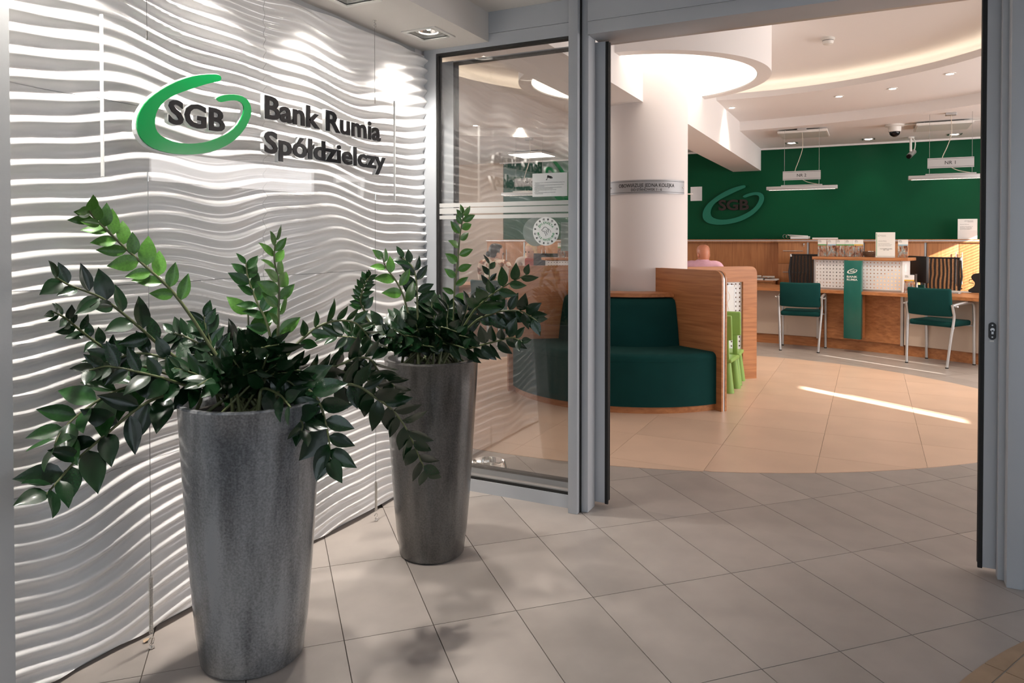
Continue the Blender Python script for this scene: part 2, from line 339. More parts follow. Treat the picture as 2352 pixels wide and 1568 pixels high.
for i in range(-8, 9):
    for j in range(-4, 9):
        x0, y0 = 0.469 + 0.59 * i, 1.56 + 0.596 * j; g = 0.001
        c = clip([(x0 + g, y0 + g), (x0 + .59 - g, y0 + g), (x0 + .59 - g, y0 + .596 - g), (x0 + g, y0 + .596 - g)], LENS)
        if len(c) > 2 and abs(area(c)) > 0.004: tile(c, 0.0025, 'tile_beige')
oa = R(63); oe = Vector((math.cos(oa), math.sin(oa))); of = Vector((-oe.y, oe.x)); OUTD = circle(OUTC, OUTR, 128)
for i in range(-4, 8):
    for j in range(-6, 8):
        q = [Vector((1.72, -0.62)) + oe * (.33 * (i + a) + k) + of * (.33 * (j + b) + l) for a, b, k, l in ((0, 0, .002, .002), (1, 0, -.002, .002), (1, 1, -.002, -.002), (0, 1, .002, -.002))]
        c = clip(clip([(p.x, p.y) for p in q], OUTD), [(1.0, -2.6), (2.9, -2.6), (2.9, 0.05), (1.0, 0.05)])
        if len(c) > 2 and abs(area(c)) > 0.003: tile(c, 0.0025, 'tile_outer')

# ------------------------------------------------------------------ left wall: glossy white relief panels
wall_left = struct(MB().box(-1.0, -0.902, -2.35, 0.12, 0, 2.6).build('wall_left', 'plaster_grey'))
def relief(t, z):
    ph = z + (0.025 + 0.009 * math.sin(2.3 * z)) * math.sin(2 * PI * t / 0.98 + 0.6 + 1.9 * z) + 0.008 * math.sin(2 * PI * t / 0.47 + 4.1 * z + 1.0) + 0.013 * math.sin(5.3 * z + 2 * PI * t / 1.9)
    f = 0.5 + 0.5 * math.cos(2 * PI * (ph / 0.0535 + 0.55 * math.sin(4.3 * z + 2.2 * t)))
    amp = 0.0185 + 0.007 * math.sin(2 * PI * t / 0.8 + 6 * z) + 0.003 * math.sin(11 * z + 2 * t)
    return amp * (f ** 1.1) + 0.004 * math.sin(2 * PI * t / .6 + 3 * z)
for (t0, t1) in ((-2.32, -1.1215), (-1.1195, 0.078)):
    for (z0, z1) in ((0.014, 0.599), (0.6005, 1.2035), (1.205, 1.8035), (1.805, 2.372)):
        nt_, nz = 110, 100; b = MB()
        vs = [(-0.886 + relief(t0 + (t1 - t0) * i / nt_, z0 + (z1 - z0) * k / nz), t0 + (t1 - t0) * i / nt_, z0 + (z1 - z0) * k / nz) for i in range(nt_ + 1) for k in range(nz + 1)]
        fs = [(i * (nz + 1) + k, (i + 1) * (nz + 1) + k, (i + 1) * (nz + 1) + k + 1, i * (nz + 1) + k + 1) for i in range(nt_) for k in range(nz)]
        b.add(vs, fs); n0 = len(vs)
        edge = [i * (nz + 1) for i in range(nt_ + 1)] + [nt_ * (nz + 1) + k for k in range(1, nz + 1)] + [i * (nz + 1) + nz for i in range(nt_ - 1, -1, -1)] + [k for k in range(nz - 1, 0, -1)]
        b.add([(-0.902, vs[e][1], vs[e][2]) for e in edge], []); m = len(edge)
        b.f += [(edge[q], edge[(q + 1) % m], n0 + (q + 1) % m, n0 + q) for q in range(m)]; b.mi += [0] * m
        b.build('wave_panel', 'panel_white', wall_left, 50)
struct(MB().box(-1.7, -0.745, -2.9, -2.165, 0, 2.6).build('wall_front_left', 'plaster_grey'))

# ------------------------------------------------------------------ vestibule ceiling, soffit, right side with windows
DLT = (-0.205, -0.825, -1.445, -2.065); DLX = -0.68; DH = 0.083
sof = MB().box(-1.0, -0.478, -3.8, 0.072, 2.49, 2.60); ys = [0.072] + [q for t in DLT for q in (t + DH, t - DH)] + [-3.8]
for k in range(0, len(ys), 2): sof.box(-1.0, -0.478, ys[k + 1], ys[k], 2.40, 2.49)
for t in DLT: sof.box(-1.0, DLX - DH, t - DH, t + DH, 2.40, 2.49).box(DLX + DH, -0.478, t - DH, t + DH, 2.40, 2.49)
struct(sof.build('ceiling_soffit', 'soffit_paint'))
struct(MB().box(-1.7, 3.0, -3.8, 0.31, 2.556, 2.66).build('ceiling_vestibule', 'soffit_paint'))
wr = MB().box(2.9, 3.02, -3.8, 0.05, 0, 0.7).box(2.9, 3.02, -3.8, 0.05, 2.35, 2.6)
for y in (-3.8, -2.55, -1.3, -0.07): wr.box(2.9, 3.02, y, y + .12, 0.7, 2.35)
struct(wr.build('wall_entrance_right', 'alu_grey'))
ep = struct(MB().box(-1.7, -0.82, -4.0, -3.85, 0, 2.66).build('reflection_block_left', 'plaster_grey')); struct(MB().box(-0.22, 0.5, -4.0, -3.85, 0, 2.66).build('reflection_block_mid', 'plaster_grey'))  # unseen blocks, added to frame a bright streak in the pots' reflections
# unseen pale building, added to block the sun and reflect in the acrylic sign
bld = thing('sun_block_building', 'added unseen pale building with rows of windows blocking the sun', 'building', (9, -7, 0))
MB().box(0, 1, -6, 4.6, -.05, 9).build('wall', 'plaster', bld)
for k in range(5):
    for l in range(3):
        f = MB().box(-0.03, 0, -5.3 + 2 * k, -4.1 + 2 * k, 1.0 + 2.7 * l, 2.6 + 2.7 * l).build('window', 'white_plastic', bld); MB().box(-0.035, -0.031, -5.2 + 2 * k, -4.2 + 2 * k, 1.1 + 2.7 * l, 2.5 + 2.7 * l).build('pane', 'black_gloss', f)

# ------------------------------------------------------------------ shop front: fixed window, post, sliding leaves, header
w1 = struct(obj('window_1', None))
box('frame_head', 'alu_grey', w1, -0.885, 0.0, 0.062, 0.14, 2.375, 2.441); box('frame_fascia', 'alu_grey', w1, -0.885, 0.0, 0.060, 0.14, 2.4425, 2.56)
box('frame_jamb', 'alu_grey', w1, -0.885, -0.806, 0.060, 0.12, 0, 2.375); box('frame_sill', 'alu_grey', w1, -0.806, 0.0, 0.060, 0.125, 0, 0.066)
g = MB().box(-0.806, -0.796, 0.066, 0.11, 0.066, 2.375).box(-0.796, 0, 0.066, 0.11, 2.362, 2.375).box(-0.796, 0, 0.064, 0.11, 0.066, 0.080)
g.build('gasket', 'rubber', w1); box('frame_bead', 'alu', w1, -0.796, 0, 0.070, 0.10, 0.080, 0.087)
box('glass', 'glass', w1, -0.796, 0.0, 0.082, 0.088, 0.087, 2.362)
for va, vb in ((461, 471), (473, 487), (491, 500)):
    a = pt(1240, va, 0.08).z; b_ = pt(1240, vb, 0.08).z; box('frosted_band', 'frost', w1, -0.796, 0.0, 0.0805, 0.0815, b_, a)
tr = struct(obj('trim_1', None))
box('post', 'alu_grey', tr, 0.0, 0.049, 0.0, 0.125, 0, 2.62, 0.002); box('post_groove', 'rubber', tr, 0.049, 0.053, 0.03, 0.13, 0, 2.6)
box('post_return', 'alu_grey', tr, 0.053, 0.088, 0.046, 0.148, 0, 2.60, 0.003)
h = struct(obj('trim_2', None))
box('header_cover', 'alu_grey', h, 0.0885, 1.84, 0.030, 0.24, 2.359, 2.4225, 0.002); box('header_fascia', 'alu_grey', h, 0.0885, 1.84, 0.0315, 0.20, 2.4237, 2.57)
box('header_track', 'alu', h, 0.0885, 1.84, 0.24, 0.30, 2.368, 2.56)
struct(MB().box(-7.0, 5.6, 0.31, 0.36, 2.55, 3.40).box(-0.9, 1.9, 0.2, 0.33, 2.56, 3.4).build('wall_above_door', 'plaster'))
def leaf(name, x0, x1, seal_left):
    d = struct(obj(name, None)); y0, y1 = 0.158, 0.198
    zt, zb = pt(1306, 109.5, .16).z, pt(1303, 1107, .16).z
    wl = 0.075
    for a in (x0, x1 - wl):
        st = box('stile', 'alu_grey', d, a, a + wl, y0, y1, 0.02, 2.352, 0.002)
    box('rail', 'alu_grey', d, x0 + wl, x1 - wl, y0 + .001, y1, zt, 2.35); box('rail', 'alu_grey', d, x0 + wl, x1 - wl, y0 + .001, y1, 0.022, zb)
    MB().box(x0 + wl, x1 - wl, y0 - .001, y1 - .006, zt - .012, zt).box(x0 + wl, x1 - wl, y0 - .001, y1 - .006, zb, zb + .012).box(x0 + wl, x0 + wl + .012, y0, y1, zb, zt).box(x1 - wl - .012, x1 - wl, y0, y1, zb, zt).build('gasket', 'rubber', d)
    box('glass', 'leaf_glass', d, x0 + wl, x1 - wl, y0 + .016, y0 + .022, zb, zt)
    s0 = x0 - .016 if seal_left else x1
    MB().box(s0, s0 + .016, y0 + .002, y0 + .014, 0.015, 2.35).box(s0, s0 + .016, y0 + .022, y1 - .004, 0.03, 2.35).box(s0 + (.008 if seal_left else 0), s0 + (.016 if seal_left else .008), y0, y1, .02, 2.35).build('brush_seal', 'rubber', d)
    return d
l1 = leaf('door_1', pt(1016, 600, .16).x, 0.137, False)
l2 = leaf('door_2', 1.752, 2.62, True)
# lock cylinder on the right leaf
lk = pt(2279, 760, .157)
prof = [(0.013 * math.cos(a), 0.022 + 0.013 * math.sin(a)) for a in [PI * i / 12 for i in range(13)]] + [(0.013 * math.cos(a), -0.022 + 0.013 * math.sin(a)) for a in [PI + PI * i / 12 for i in range(13)]]
MB().prism(prof, 0, 0.004).build('lock_plate', 'black_plastic', l2, M=face_front(lk))
MB().cyl((0, .006, .004), (0, .006, .009), .0075, n=20).box(-.0035, .0035, -.012, .004, .004, .009).build('lock_cylinder', 'alu', l2, 40, M=face_front(lk))
MB().cyl((0, .024, .004), (0, .024, .0055), .003, n=12).cyl((0, -.024, .004), (0, -.024, .0055), .003, n=12).build('lock_screw', 'alu', l2, M=face_front(lk))
MB().box(-.008, .006, -.044, -.038, 0, .0008).build('lock_label', 'paper', l2, M=face_front(lk))
tr3 = struct(obj('trim_3', None))
box('jamb_inner', 'alu_grey', tr3, 1.797, 1.83, 0.108, 0.15, 0, 2.6, 0.002); box('jamb_outer', 'alu_grey', tr3, 1.818, 1.872, 0.044, 0.108, 0, 2.62, 0.002); box('jamb_seal', 'rubber', tr3, 1.828, 1.834, 0.10, 0.15, 0, 2.5)
struct(MB().box(1.872, 5.6, 0.055, 0.14, 0, 3.4).build('wall_front_right', 'alu_grey'))
struct(MB().box(-7.2, -0.9, 0.0, 0.2, 0, 3.4).build('wall_front_hall', 'plaster'))

# ------------------------------------------------------------------ bank hall shell
struct(MB().box(-4.78, 5.6, 8.65, 8.8, 0, 2.9).build('wall_back', 'green_wall'))
struct(MB().box(-7.2, -4.78, 8.63, 8.8, 0, 2.9).build('wall_back_side', 'beige_panel'))
struct(MB().box(-7.3, -7.15, 0, 8.8, 0, 3.4).build('wall_hall_left', 'plaster'))
SX = 5.5; wrr = MB()
for a, b_, o in ((0.1, .62, None), (.62, .765, (1.70, 2.28)), (.765, .785, None), (.785, .812, (1.70, 2.1)), (.812, 2.858, None), (2.858, 2.892, (1.68, 2.25)), (2.892, 3.39, None), (3.39, 3.412, (1.68, 2.2)), (3.412, 5.5, None), (5.5, 6.7, (1.75, 2.79)), (6.7, 8.8, None)):  # slots in this unseen wall are shaped to throw the sun streaks
    if o: wrr.box(SX, SX + .016, a, b_, 0, o[0]).box(SX, SX + .016, a, b_, o[1], 3.4)
    else: wrr.box(SX, SX + .016, a, b_, 0, 3.4)
for k in range(26): wrr.box(SX + .004, SX + .012, 5.5, 6.7, 1.75 + .04 * k, 1.75 + .04 * k + .018)
struct(wrr.build('wall_hall_right', 'plaster'))
LC = Vector((0.15, 2.46)); LR = 2.53; BC = Vector((-0.35, 1.5)); BR = 5.07; ROOM = (-7.15, 5.5, 0.2, 8.65)
def ray_circle(o, d, c, r): f = o - c; b = f.dot(d); return -b + math.sqrt(b * b - f.dot(f) + r * r)
def ray_box(o, d):
    t = 99
    if d.x > 1e-9: t = min(t, (ROOM[1] - o.x) / d.x)
    if d.x < -1e-9: t = min(t, (ROOM[0] - o.x) / d.x)
    if d.y > 1e-9: t = min(t, (ROOM[3] - o.y) / d.y)
    if d.y < -1e-9: t = min(t, (ROOM[2] - o.y) / d.y)
    return t
N = 240; dirs = [Vector((math.cos(2 * PI * i / N), math.sin(2 * PI * i / N))) for i in range(N)]
ring, low = MB(), MB()
prof = []
for d in dirs:
    rb = ray_box(LC, d); r1 = min(LR, rb - .001); r2 = min(ray_circle(LC, d, BC, BR), rb); prof.append((LC + d * r1, LC + d * r2, LC + d * rb))
for i in range(N):
    j = (i + 1) % N; a0, a1, a2 = prof[i]; b0, b1, b2 = prof[j]
    Z = lambda p, z: (p.x, p.y, z)
    ring.add([Z(a0, 2.92), Z(b0, 2.92), Z(b1, 2.92), Z(a1, 2.92), Z(a0, 2.985), Z(b0, 2.985), Z(b1, 2.985), Z(a1, 2.985)], [(0, 1, 2, 3), (0, 1, 5, 4), (4, 5, 6, 7)])
    if (a2 - a1).length + (b2 - b1).length > 1e-4:
        low.add([Z(a1, 2.80), Z(b1, 2.80), Z(b2, 2.80), Z(a2, 2.80), Z(a1, 2.92), Z(b1, 2.92)], [(0, 1, 2, 3), (0, 1, 5, 4)])
ceil = struct(MB().box(-7.2, 5.6, 0.2, 8.8, 3.26, 3.36).build('ceiling', 'ceiling_white'))
ring.build('ceiling_ring', 'ceiling_white', ceil); low.build('ceiling_lower', 'ceiling_white', ceil)
MB().lathe([(0.001, 3.255), (0.9, 3.255), (1.3, 3.235), (1.7, 3.19), (2.1, 3.14), (2.5, 3.10), (2.66, 3.088), (2.70, 3.07), (2.71, 3.04), (2.71, 2.985)], 160, c=LC).build('ceiling_dome', 'ceiling_white', ceil, 60)
MB().lathe([(2.60, 2.988), (2.62, 2.988), (2.62, 2.996), (2.60, 2.996)], 120, c=LC, closed=True).build('cove_light', 'cove_strip', ceil)
struct(MB().box(-0.95, -0.462, 0.2, 3.1, 2.57, 3.27).build('ceiling_beam_front', 'ceiling_white'))
struct(MB().box(-0.64, -0.215, 3.4, 8.66, 2.455, 3.27).build('ceiling_beam_back', 'ceiling_white'))
CC = (-0.535, 3.267); CRAD = 0.375
struct(MB().lathe([(CRAD, 0), (CRAD, 2.86)], 72, c=CC).build('wall_column', 'plaster', None, 60))
struct(MB().box(-4.85, 5.5, 8.625, 8.65, 2.775, 2.80).build('trim_4', 'ceiling_white'))

# ------------------------------------------------------------------ lamps
DC = (-0.58, 3.244)
t = thing('ceiling_lamp', 'large round drum lamp glowing warm around the top of the white column', 'lamp', (0, 0, 0))
MB().lathe([(1.025, 2.83), (1.025, 2.82), (1.14, 2.82), (1.14, 3.26), (1.025, 3.26)], 96, c=DC).build('drum', 'ceiling_white', t, 40)
MB().lathe([(0.30, 2.831), (1.028, 2.831)], 96, c=DC).build('diffuser', 'lamp_warm', t)
MB().lathe([(1.021, 2.823), (1.028, 2.823), (1.028, 2.831), (1.021, 2.831)], 96, c=DC, closed=True).build('rim', 'chrome_dark', t)
def spot(name, loc, energy, target, parent, size=95, blend=.9, rad=.035, col=(1, .95, .88)):
    o = lamp(name, 'SPOT', loc, energy, col, target=target, spot_size=R(size), spot_blend=blend, shadow_soft_size=rad); return o
def gimbal(tt, label, first=None):
    t = thing('square_downlight', label, 'downlight', (DLX, tt, 2.40), 0, 'square downlights in the vestibule soffit')
    f = MB(); a, b = 0.099, 0.080
    for q in ((-a, a, -a, -b), (-a, a, b, a), (-a, -b, -b, b), (b, a, -b, b)): f.box(*q, -0.006, 0.004)
    f.build('frame', 'white_plastic', t)
    wl = MB()
    for q in ((-b - .002, b + .002, -b - .002, -b), (-b - .002, b + .002, b, b + .002), (-b - .002, -b, -b, b), (b, b + .002, -b, b)): wl.box(*q, 0, 0.085)
    wl.box(-b, b, -b, b, .083, .086).build('housing', 'white_plastic', t)
    MB().lathe([(.060, .012), (.068, .012), (.068, .035), (.060, .035)], 36, closed=True).lathe([(.050, .008), (.056, .008), (.056, .035), (.050, .035)], 36, closed=True).build('gimbal_ring', 'white_plastic', t, 40)
    MB().lathe([(.001, .05), (.02, .046), (.036, .034), (.048, .016)], 32).build('reflector', 'steel', t, 60); MB().ball((0, 0, .030), .014, 14, 8).build('bulb', 'lamp_white', t, 60)
    spot('downlight_beam', (DLX, tt, 2.405), 84, (-0.84, tt, 0.9), t, 100, 1.0, .05)
for tt, lb in zip(DLT, ('square gimbal downlight in soffit nearest the glazed front', 'square gimbal downlight in soffit above the hanging sign', 'square gimbal downlight in soffit over the grey planter', 'square gimbal downlight in soffit by the entrance pillar')): gimbal(tt, lb)
def roundlight(x, y, z, label, group, energy=50):
    t = thing('recessed_spotlight', label, 'spotlight', (x, y, z), 0, group)
    MB().lathe([(.032, .001), (.034, -.006), (.050, -.004), (.052, .001)], 28).build('trim_ring', 'white_plastic', t, 50); MB().lathe([(.0005, -.001), (.032, -.001)], 24).build('bulb', 'lamp_white', t)
    spot('spot_beam', (x, y, z - .02), energy, (x, y, 0), t, 110, 1, .03, (1, .86, .70))
RL = ['small round recessed spotlight in the ceiling ring beside the long beam', 'round recessed spotlight in the ceiling ring, second from the long beam', 'round recessed spotlight in the ceiling ring, third from the long beam', 'round recessed spotlight in the ceiling ring, fourth from the long beam', 'small round recessed spotlight seen through the window beside the door stile', 'small round recessed spotlight seen through the window above the lit panel']
for (u, v) in ((1681, 247), (1927, 221), (2050, 203), (2182, 169), (1092, 288), (1195, 294)):
    p = gz(u, v, 2.92); roundlight(p.x, p.y, 2.92, RL.pop(0), 'recessed spotlights in the ceiling ring')
SL = ['small square recessed spotlight before the green wall beside the long beam', 'small square recessed spotlight before the green wall between the two pendant lamps', 'small square recessed spotlight before the green wall beyond the bullet camera']
for (u, v) in ((1818, 328), (1995, 319), (2193, 308)):
    p = gz(u, v, 2.80); t = thing('square_spotlight', SL.pop(0), 'spotlight', (p.x, p.y, 2.80), 0, 'square spotlights along the green wall')
    f = MB(); a, b = .085, .062
    for q in ((-a, a, -a, -b), (-a, a, b, a), (-a, -b, -b, b), (b, a, -b, b)): f.box(*q, -0.006, 0.0)
    f.build('frame', 'chrome_dark', t); MB().lathe([(.0005, -.003), (.045, -.003)], 24).build('bulb', 'lamp_white', t)
    spot('spot_beam', (p.x, p.y, 2.77), 10, (p.x, 8.65, 1.4), t, 70, .8, .03, (1, .9, .72))

LOGO = [(1488,525),(1470,505),(1400,503),(1300,515),(1180,555),(1080,610),(1000,670),(950,735),(925,800),(922,870),(945,930),(1000,985),(1080,1020),(1180,1040),(1300,1043),(1420,1025),(1520,985),(1590,935),(1650,865),(1685,790),(1690,730),(1670,680),(1630,650),(1570,638),(1510,642),(1470,655),(1458,668),(1470,682),(1490,690),(1530,682),(1580,678),(1620,690),(1640,720),(1635,770),(1600,840),(1540,895),(1460,935),(1370,962),(1260,970),(1160,955),(1080,915),(1045,865),(1042,800),(1060,740),(1110,680),(1190,635),(1290,600),(1390,568),(1470,550),(1486,540)]
LOGOP = [(p.y, p.z) for p in (ps(u / 2.94, v / 2.94, -0.768) for u, v in LOGO)]
def logo_poly(w, hgt, cx=0, cy=0):
    xs = [p[0] for p in LOGOP]; ys = [p[1] for p in LOGOP]; kx = w / (max(xs) - min(xs)); ky = hgt / (max(ys) - min(ys)); mx = (max(xs) + min(xs)) / 2; my = (max(ys) + min(ys)) / 2
    return [(cx + (x - mx) * kx, cy + (y - my) * ky) for x, y in [tuple(q) for q in smooth_loop(LOGOP)]]
def smooth_loop(P):
    out = []; n = len(P)
    for i in range(n):
        a, b, c, d = (Vector(P[(i + k) % n]) for k in (-1, 0, 1, 2))
        for t in (0, .5): out.append(0.5 * ((2 * b) + (c - a) * t + (2 * a - 5 * b + 4 * c - d) * t * t + (3 * b - a - 3 * c + d) * t ** 3))
    return out
def flat_poly(name, poly, z0, z1, mat, parent, M, smooth=None):      # concave outline -> extruded, triangulated by bmesh
    bm = bmesh.new(); vs = [bm.verts.new((x, y, z1)) for x, y in poly]; f = bm.faces.new(vs); r = bmesh.ops.extrude_face_region(bm, geom=[f])
    for v in r['geom']:
        if isinstance(v, bmesh.types.BMVert): v.co.z = z0
    bmesh.ops.triangulate(bm, faces=[f for f in bm.faces if len(f.verts) > 4]); bmesh.ops.recalc_face_normals(bm, faces=bm.faces)
    me = bpy.data.meshes.new(name); bm.to_mesh(me); bm.free(); me.materials.append(MATS[mat]); return obj(name, me, parent, M=M)

# ------------------------------------------------------------------ hanging acrylic sign on the left wall
SXF = -0.785
sg = thing('hanging_sign', 'clear acrylic sign panel with green swoosh and black raised bank lettering', 'sign', (SXF, -1.11, 0))
off = lambda z=0: Matrix.Translation((-SXF, 1.11, 0))
tl, br = ps(234, 38, -.79), ps(906, 462, -.79)
def absM(o): o.location = (o.location[0] - SXF, o.location[1] + 1.11, o.location[2]); return o
MB().box(-0.795, -0.785, tl.y, br.y, 1.548, 2.046).build('acrylic_panel', 'acrylic', sg, loc=(-SXF, 1.11, 0))
for a, b_ in ((tl.y - .004, tl.y), (br.y, br.y + .002)): MB().box(-0.796, -0.784, a, b_, 1.548, 2.046).build('panel_edge', 'white_acryl', sg, loc=(-SXF, 1.11, 0))  # white strips paint the light piped to the clear panel's edges
def side_loc(y, z, x=0.0): return face_side((x, y + 1.11, z))
xs = [p[0] for p in LOGOP]; ys = [p[1] for p in LOGOP]
lw, lh = max(xs) - min(xs), max(ys) - min(ys); lcx, lcy = (max(xs) + min(xs)) / 2, (max(ys) + min(ys)) / 2
flat_poly('swoosh_backing', logo_poly(lw * 1.015, lh * 1.02), 0, .017, 'white_acryl', sg, side_loc(lcx, lcy)); flat_poly('swoosh', logo_poly(lw, lh), .017, .022, 'green_logo', sg, side_loc(lcx, lcy))
def sign_text(name, body, a, b, base, top, bold):
    """left edge pixel a, right edge pixel b, pixels giving the base and the top of the line"""
    X = -0.766; y0, y1 = ps(*a, X).y, ps(*b, X).y; z0, z1 = ps(*base, X).z, ps(*top, X).z
    text(name + '_backing', body, .1, 'white_acryl', sg, side_loc(y0 - .003, z0 - .003, .009), .0085, bold * 1.25, fit=(y1 - y0 + .006, z1 - z0 + .006)); text(name, body, .1, 'black_gloss', sg, side_loc(y0, z0, .0195), .002, bold * .75, fit=(y1 - y0, z1 - z0))
sign_text('letters_initials', 'SGB', (387, 260), (516, 265), (400, 286), (400, 229), .034)
sign_text('letters_name', 'Bank Rumia', (608, 245), (874, 300), (612, 273), (612, 219), .034)
sign_text('letters_kind', 'Spółdzielczy', (607, 330), (885, 370), (868, 401), (690, 314), .034)
def wire(yy, ztop, zbot, hookx, springlen):
    c = [(-0.79 - SXF, yy + 1.11)] ; x, y = c[0]
    MB().cyl((x, y, 2.046), (x, y, 2.385), .0011, n=6).build('wire', 'chrome_dark', sg); MB().cyl((x, y, zbot + springlen), (x, y, 1.55), .0011, n=6).build('wire', 'chrome_dark', sg)
    MB().tube([(x + .006 * math.sin(a * 2 * PI / 7) * 1.0, y + .006 * math.cos(a * 2 * PI / 7), zbot + .02 + (springlen - .02) * a / (7 * 46)) for a in range(7 * 46 + 1)], .0011, 5).build('spring', 'steel', sg, 60)
    for z, s_ in ((2.40, -1), (0.003, 1)):
        MB().tube([(x, y + .011 * math.sin(a), z + s_ * (.022 - .011 * math.cos(a)) - 0) for a in [R(20 * k) for k in range(-2, 14)]] , .0022, 6).cyl((x, y, z), (x, y, z + s_ * .012), .0022, n=8).cyl((x, y, z), (x, y, z + s_ * .002), .010, n=16).build('hook', 'steel', sg, 60)
    for z in (2.02, 1.56): MB().cyl((x, y, z - .015), (x, y, z + .015), .003, n=8).build('crimp', 'steel', sg, 60)
wire(-1.718, 0, .03, 0, .21); wire(-0.505, 0, .03, 0, .16)

# ------------------------------------------------------------------ green wall logo, plaque on the column, stickers on the window
wl_ = thing('wall_logo', 'green swoosh emblem with dark initials mounted on the green wall', 'sign', (-0.635, 8.65, 1.92))
flat_poly('swoosh', logo_poly(.95, .625), 0.03, .05, 'green_logo_wall', wl_, face_front((0, 0, 0)))
text('initials', 'SGB', .1, 'dark_letter', wl_, face_front((-.225, -.02, -.085)), .014, .03, fit=(.47, .175))
pa = -1.293; hw = math.asin(.33 / .38); rp = CRAD + .006
pq = thing('queue_plaque', 'curved silver plaque with queue notice on the white column', 'sign', (CC[0], CC[1], 1.765))
MB().lathe([(rp, 0), (rp + .004, 0), (rp + .004, .122), (rp, .122)], 40, closed=True, a0=pa - hw, a1=pa + hw).build('plate', 'plaque_silver', pq, 40)
for zz in (.012, .108): MB().lathe([(rp + .004, zz), (rp + .005, zz), (rp + .005, zz + .003), (rp + .004, zz + .003)], 40, closed=True, a0=pa - hw, a1=pa + hw).build('line', 'ink', pq)
for body, size, z in (('OBOWIĄZUJE JEDNA KOLEJKA', .044, .058), ('DO STANOWISK 1 - 6', .031, .024)):
    me = text_mesh(body, size, .0004, .012); xm = max(v.co.x for v in me.vertices); k = (.26 if z > .05 else .135) / xm
    for v in me.vertices: a = pa + v.co.x * k / rp; r_ = rp + .0048 + v.co.z; v.co = (r_ * math.cos(a), r_ * math.sin(a), z + v.co.y)
    me.materials.append(MATS['ink']); obj('lettering', me, pq)
for sgn in (-1, 1):
    a = pa + sgn * (hw - .07); MB().ball(((rp + .005) * math.cos(a), (rp + .005) * math.sin(a), .061), .008, 10, 6).build('screw', 'steel', pq, 60)
nb = pt(1223, 452, .079); nt2 = pt(1303, 396, .079)
no = thing('camera_notice', 'white paper notice with surveillance camera icon stuck on the fixed window', 'notice', (nb.x, .0795, nb.z)); W_, H_ = nt2.x - nb.x, pt(1223, 399, .079).z - nb.z
MB().box(0, W_, -.001, .0008, 0, H_).build('sheet', 'paper', no)
ic = MB().box(-.014, .012, -.006, .006, 0, .0006).box(.013, .017, -.004, .004, 0, .0006).box(-.012, -.009, -.018, -.005, 0, .0006).box(-.016, -.010, -.020, -.017, 0, .0006)
ic.xform(Matrix.Rotation(R(-18), 4, 'Z')); ic.build('camera_icon', 'ink', no, M=face_front((W_ * .5, -.001, H_ * .83)))
rows = ['1. Administratorem systemu monitoringu jest Bank Rumia Spółdzielczy z siedzibą w Rumi', '    ul. Morska 21.', '2. Monitoring stosowany jest w celu ochrony mienia oraz zapewnienia bezpieczeństwa', '    na terenie monitorowanym.', '3. Podstawą przetwarzania jest prawnie usprawiedliwiony interes Administratora.', '4. Zapisy monitoringu przechowywane są przez 90 dni.', '5. Osobie zarejestrowanej przysługuje prawo dostępu do danych', '    osobowych.', '6. Osobie zarejestrowanej przysługuje prawo wniesienia skargi', '    do organu nadzorczego.']
text('notice_text', '\n'.join(rows), .008, 'print_grey', no, face_front((W_ * .05, -.0012, H_ * .10)), .0002, 0, 'LEFT', fit=(W_ * .88, H_ * .52))
def sticker_round(u, v, tpl, ru, name, label):
    p = pt(u, v, tpl); r = abs(pt(u + ru, v, tpl).x - p.x); o = thing(name, label, 'sticker', (p.x, tpl, p.z - r)); return o, r
st, r = sticker_round(1254, 531, .0795, 30.5, 'round_sticker', 'round white pet-welcome sticker with paw prints on the fixed window'); M0 = lambda x=0, y=0, z=0: face_front((x, -z, r + y))
MB().cyl((0, 0, 0), (0, 0, .001), r, n=48).build('disc', 'paper', st, 30, M=M0())
for k in range(16):
    a = R(90 - 22.5 * (k + .5)); b = MB(); c_, s_ = math.cos(a) * r * .83, math.sin(a) * r * .83; k2 = r * .062; rt = Matrix.Rotation(a - PI / 2, 4, 'Z')
    for x, y, q in ((0, -.35, .75), (-.85, .35, .33), (-.32, .85, .36), (.32, .85, .36), (.85, .35, .33)):
        pp = rt @ Vector((x * k2, y * k2, 0)); (b.cyl((c_ + pp.x, s_ + pp.y, 0), (c_ + pp.x, s_ + pp.y, .0005), q * k2, n=10) if k % 2 == 0 else b.tube([(c_ + pp.x + q * k2 * math.cos(g_), s_ + pp.y + q * k2 * math.sin(g_), .0003) for g_ in [2 * PI * e / 9 for e in range(10)]], k2 * .11, 4))
    b.build('paw_print', 'ink', st, M=M0(z=.001))
def arc_text(body, rad, ac, span, up, size):
    n = len(body)
    for i, ch in enumerate(body):
        if ch == ' ': continue
        a = ac + (span * (i / (n - 1) - .5)) * (-1 if up else 1); x, y = rad * math.cos(a), rad * math.sin(a); rot = a - PI / 2 if up else a + PI / 2
        me = text_mesh(ch, size, .0002, .01); me.transform(Matrix.Translation((x, y, 0)) @ Matrix.Rotation(rot, 4, 'Z') @ Matrix.Translation((0, -size * .35, 0))); me.materials.append(MATS['ink_green']); obj('letter', me, st, M=M0(z=.0014))
arc_text('ZWIERZĘTA', r * .60, R(90), R(115), True, r * .21); arc_text('MILE WIDZIANE', r * .60, R(-90), R(150), False, r * .21)
ln = MB()
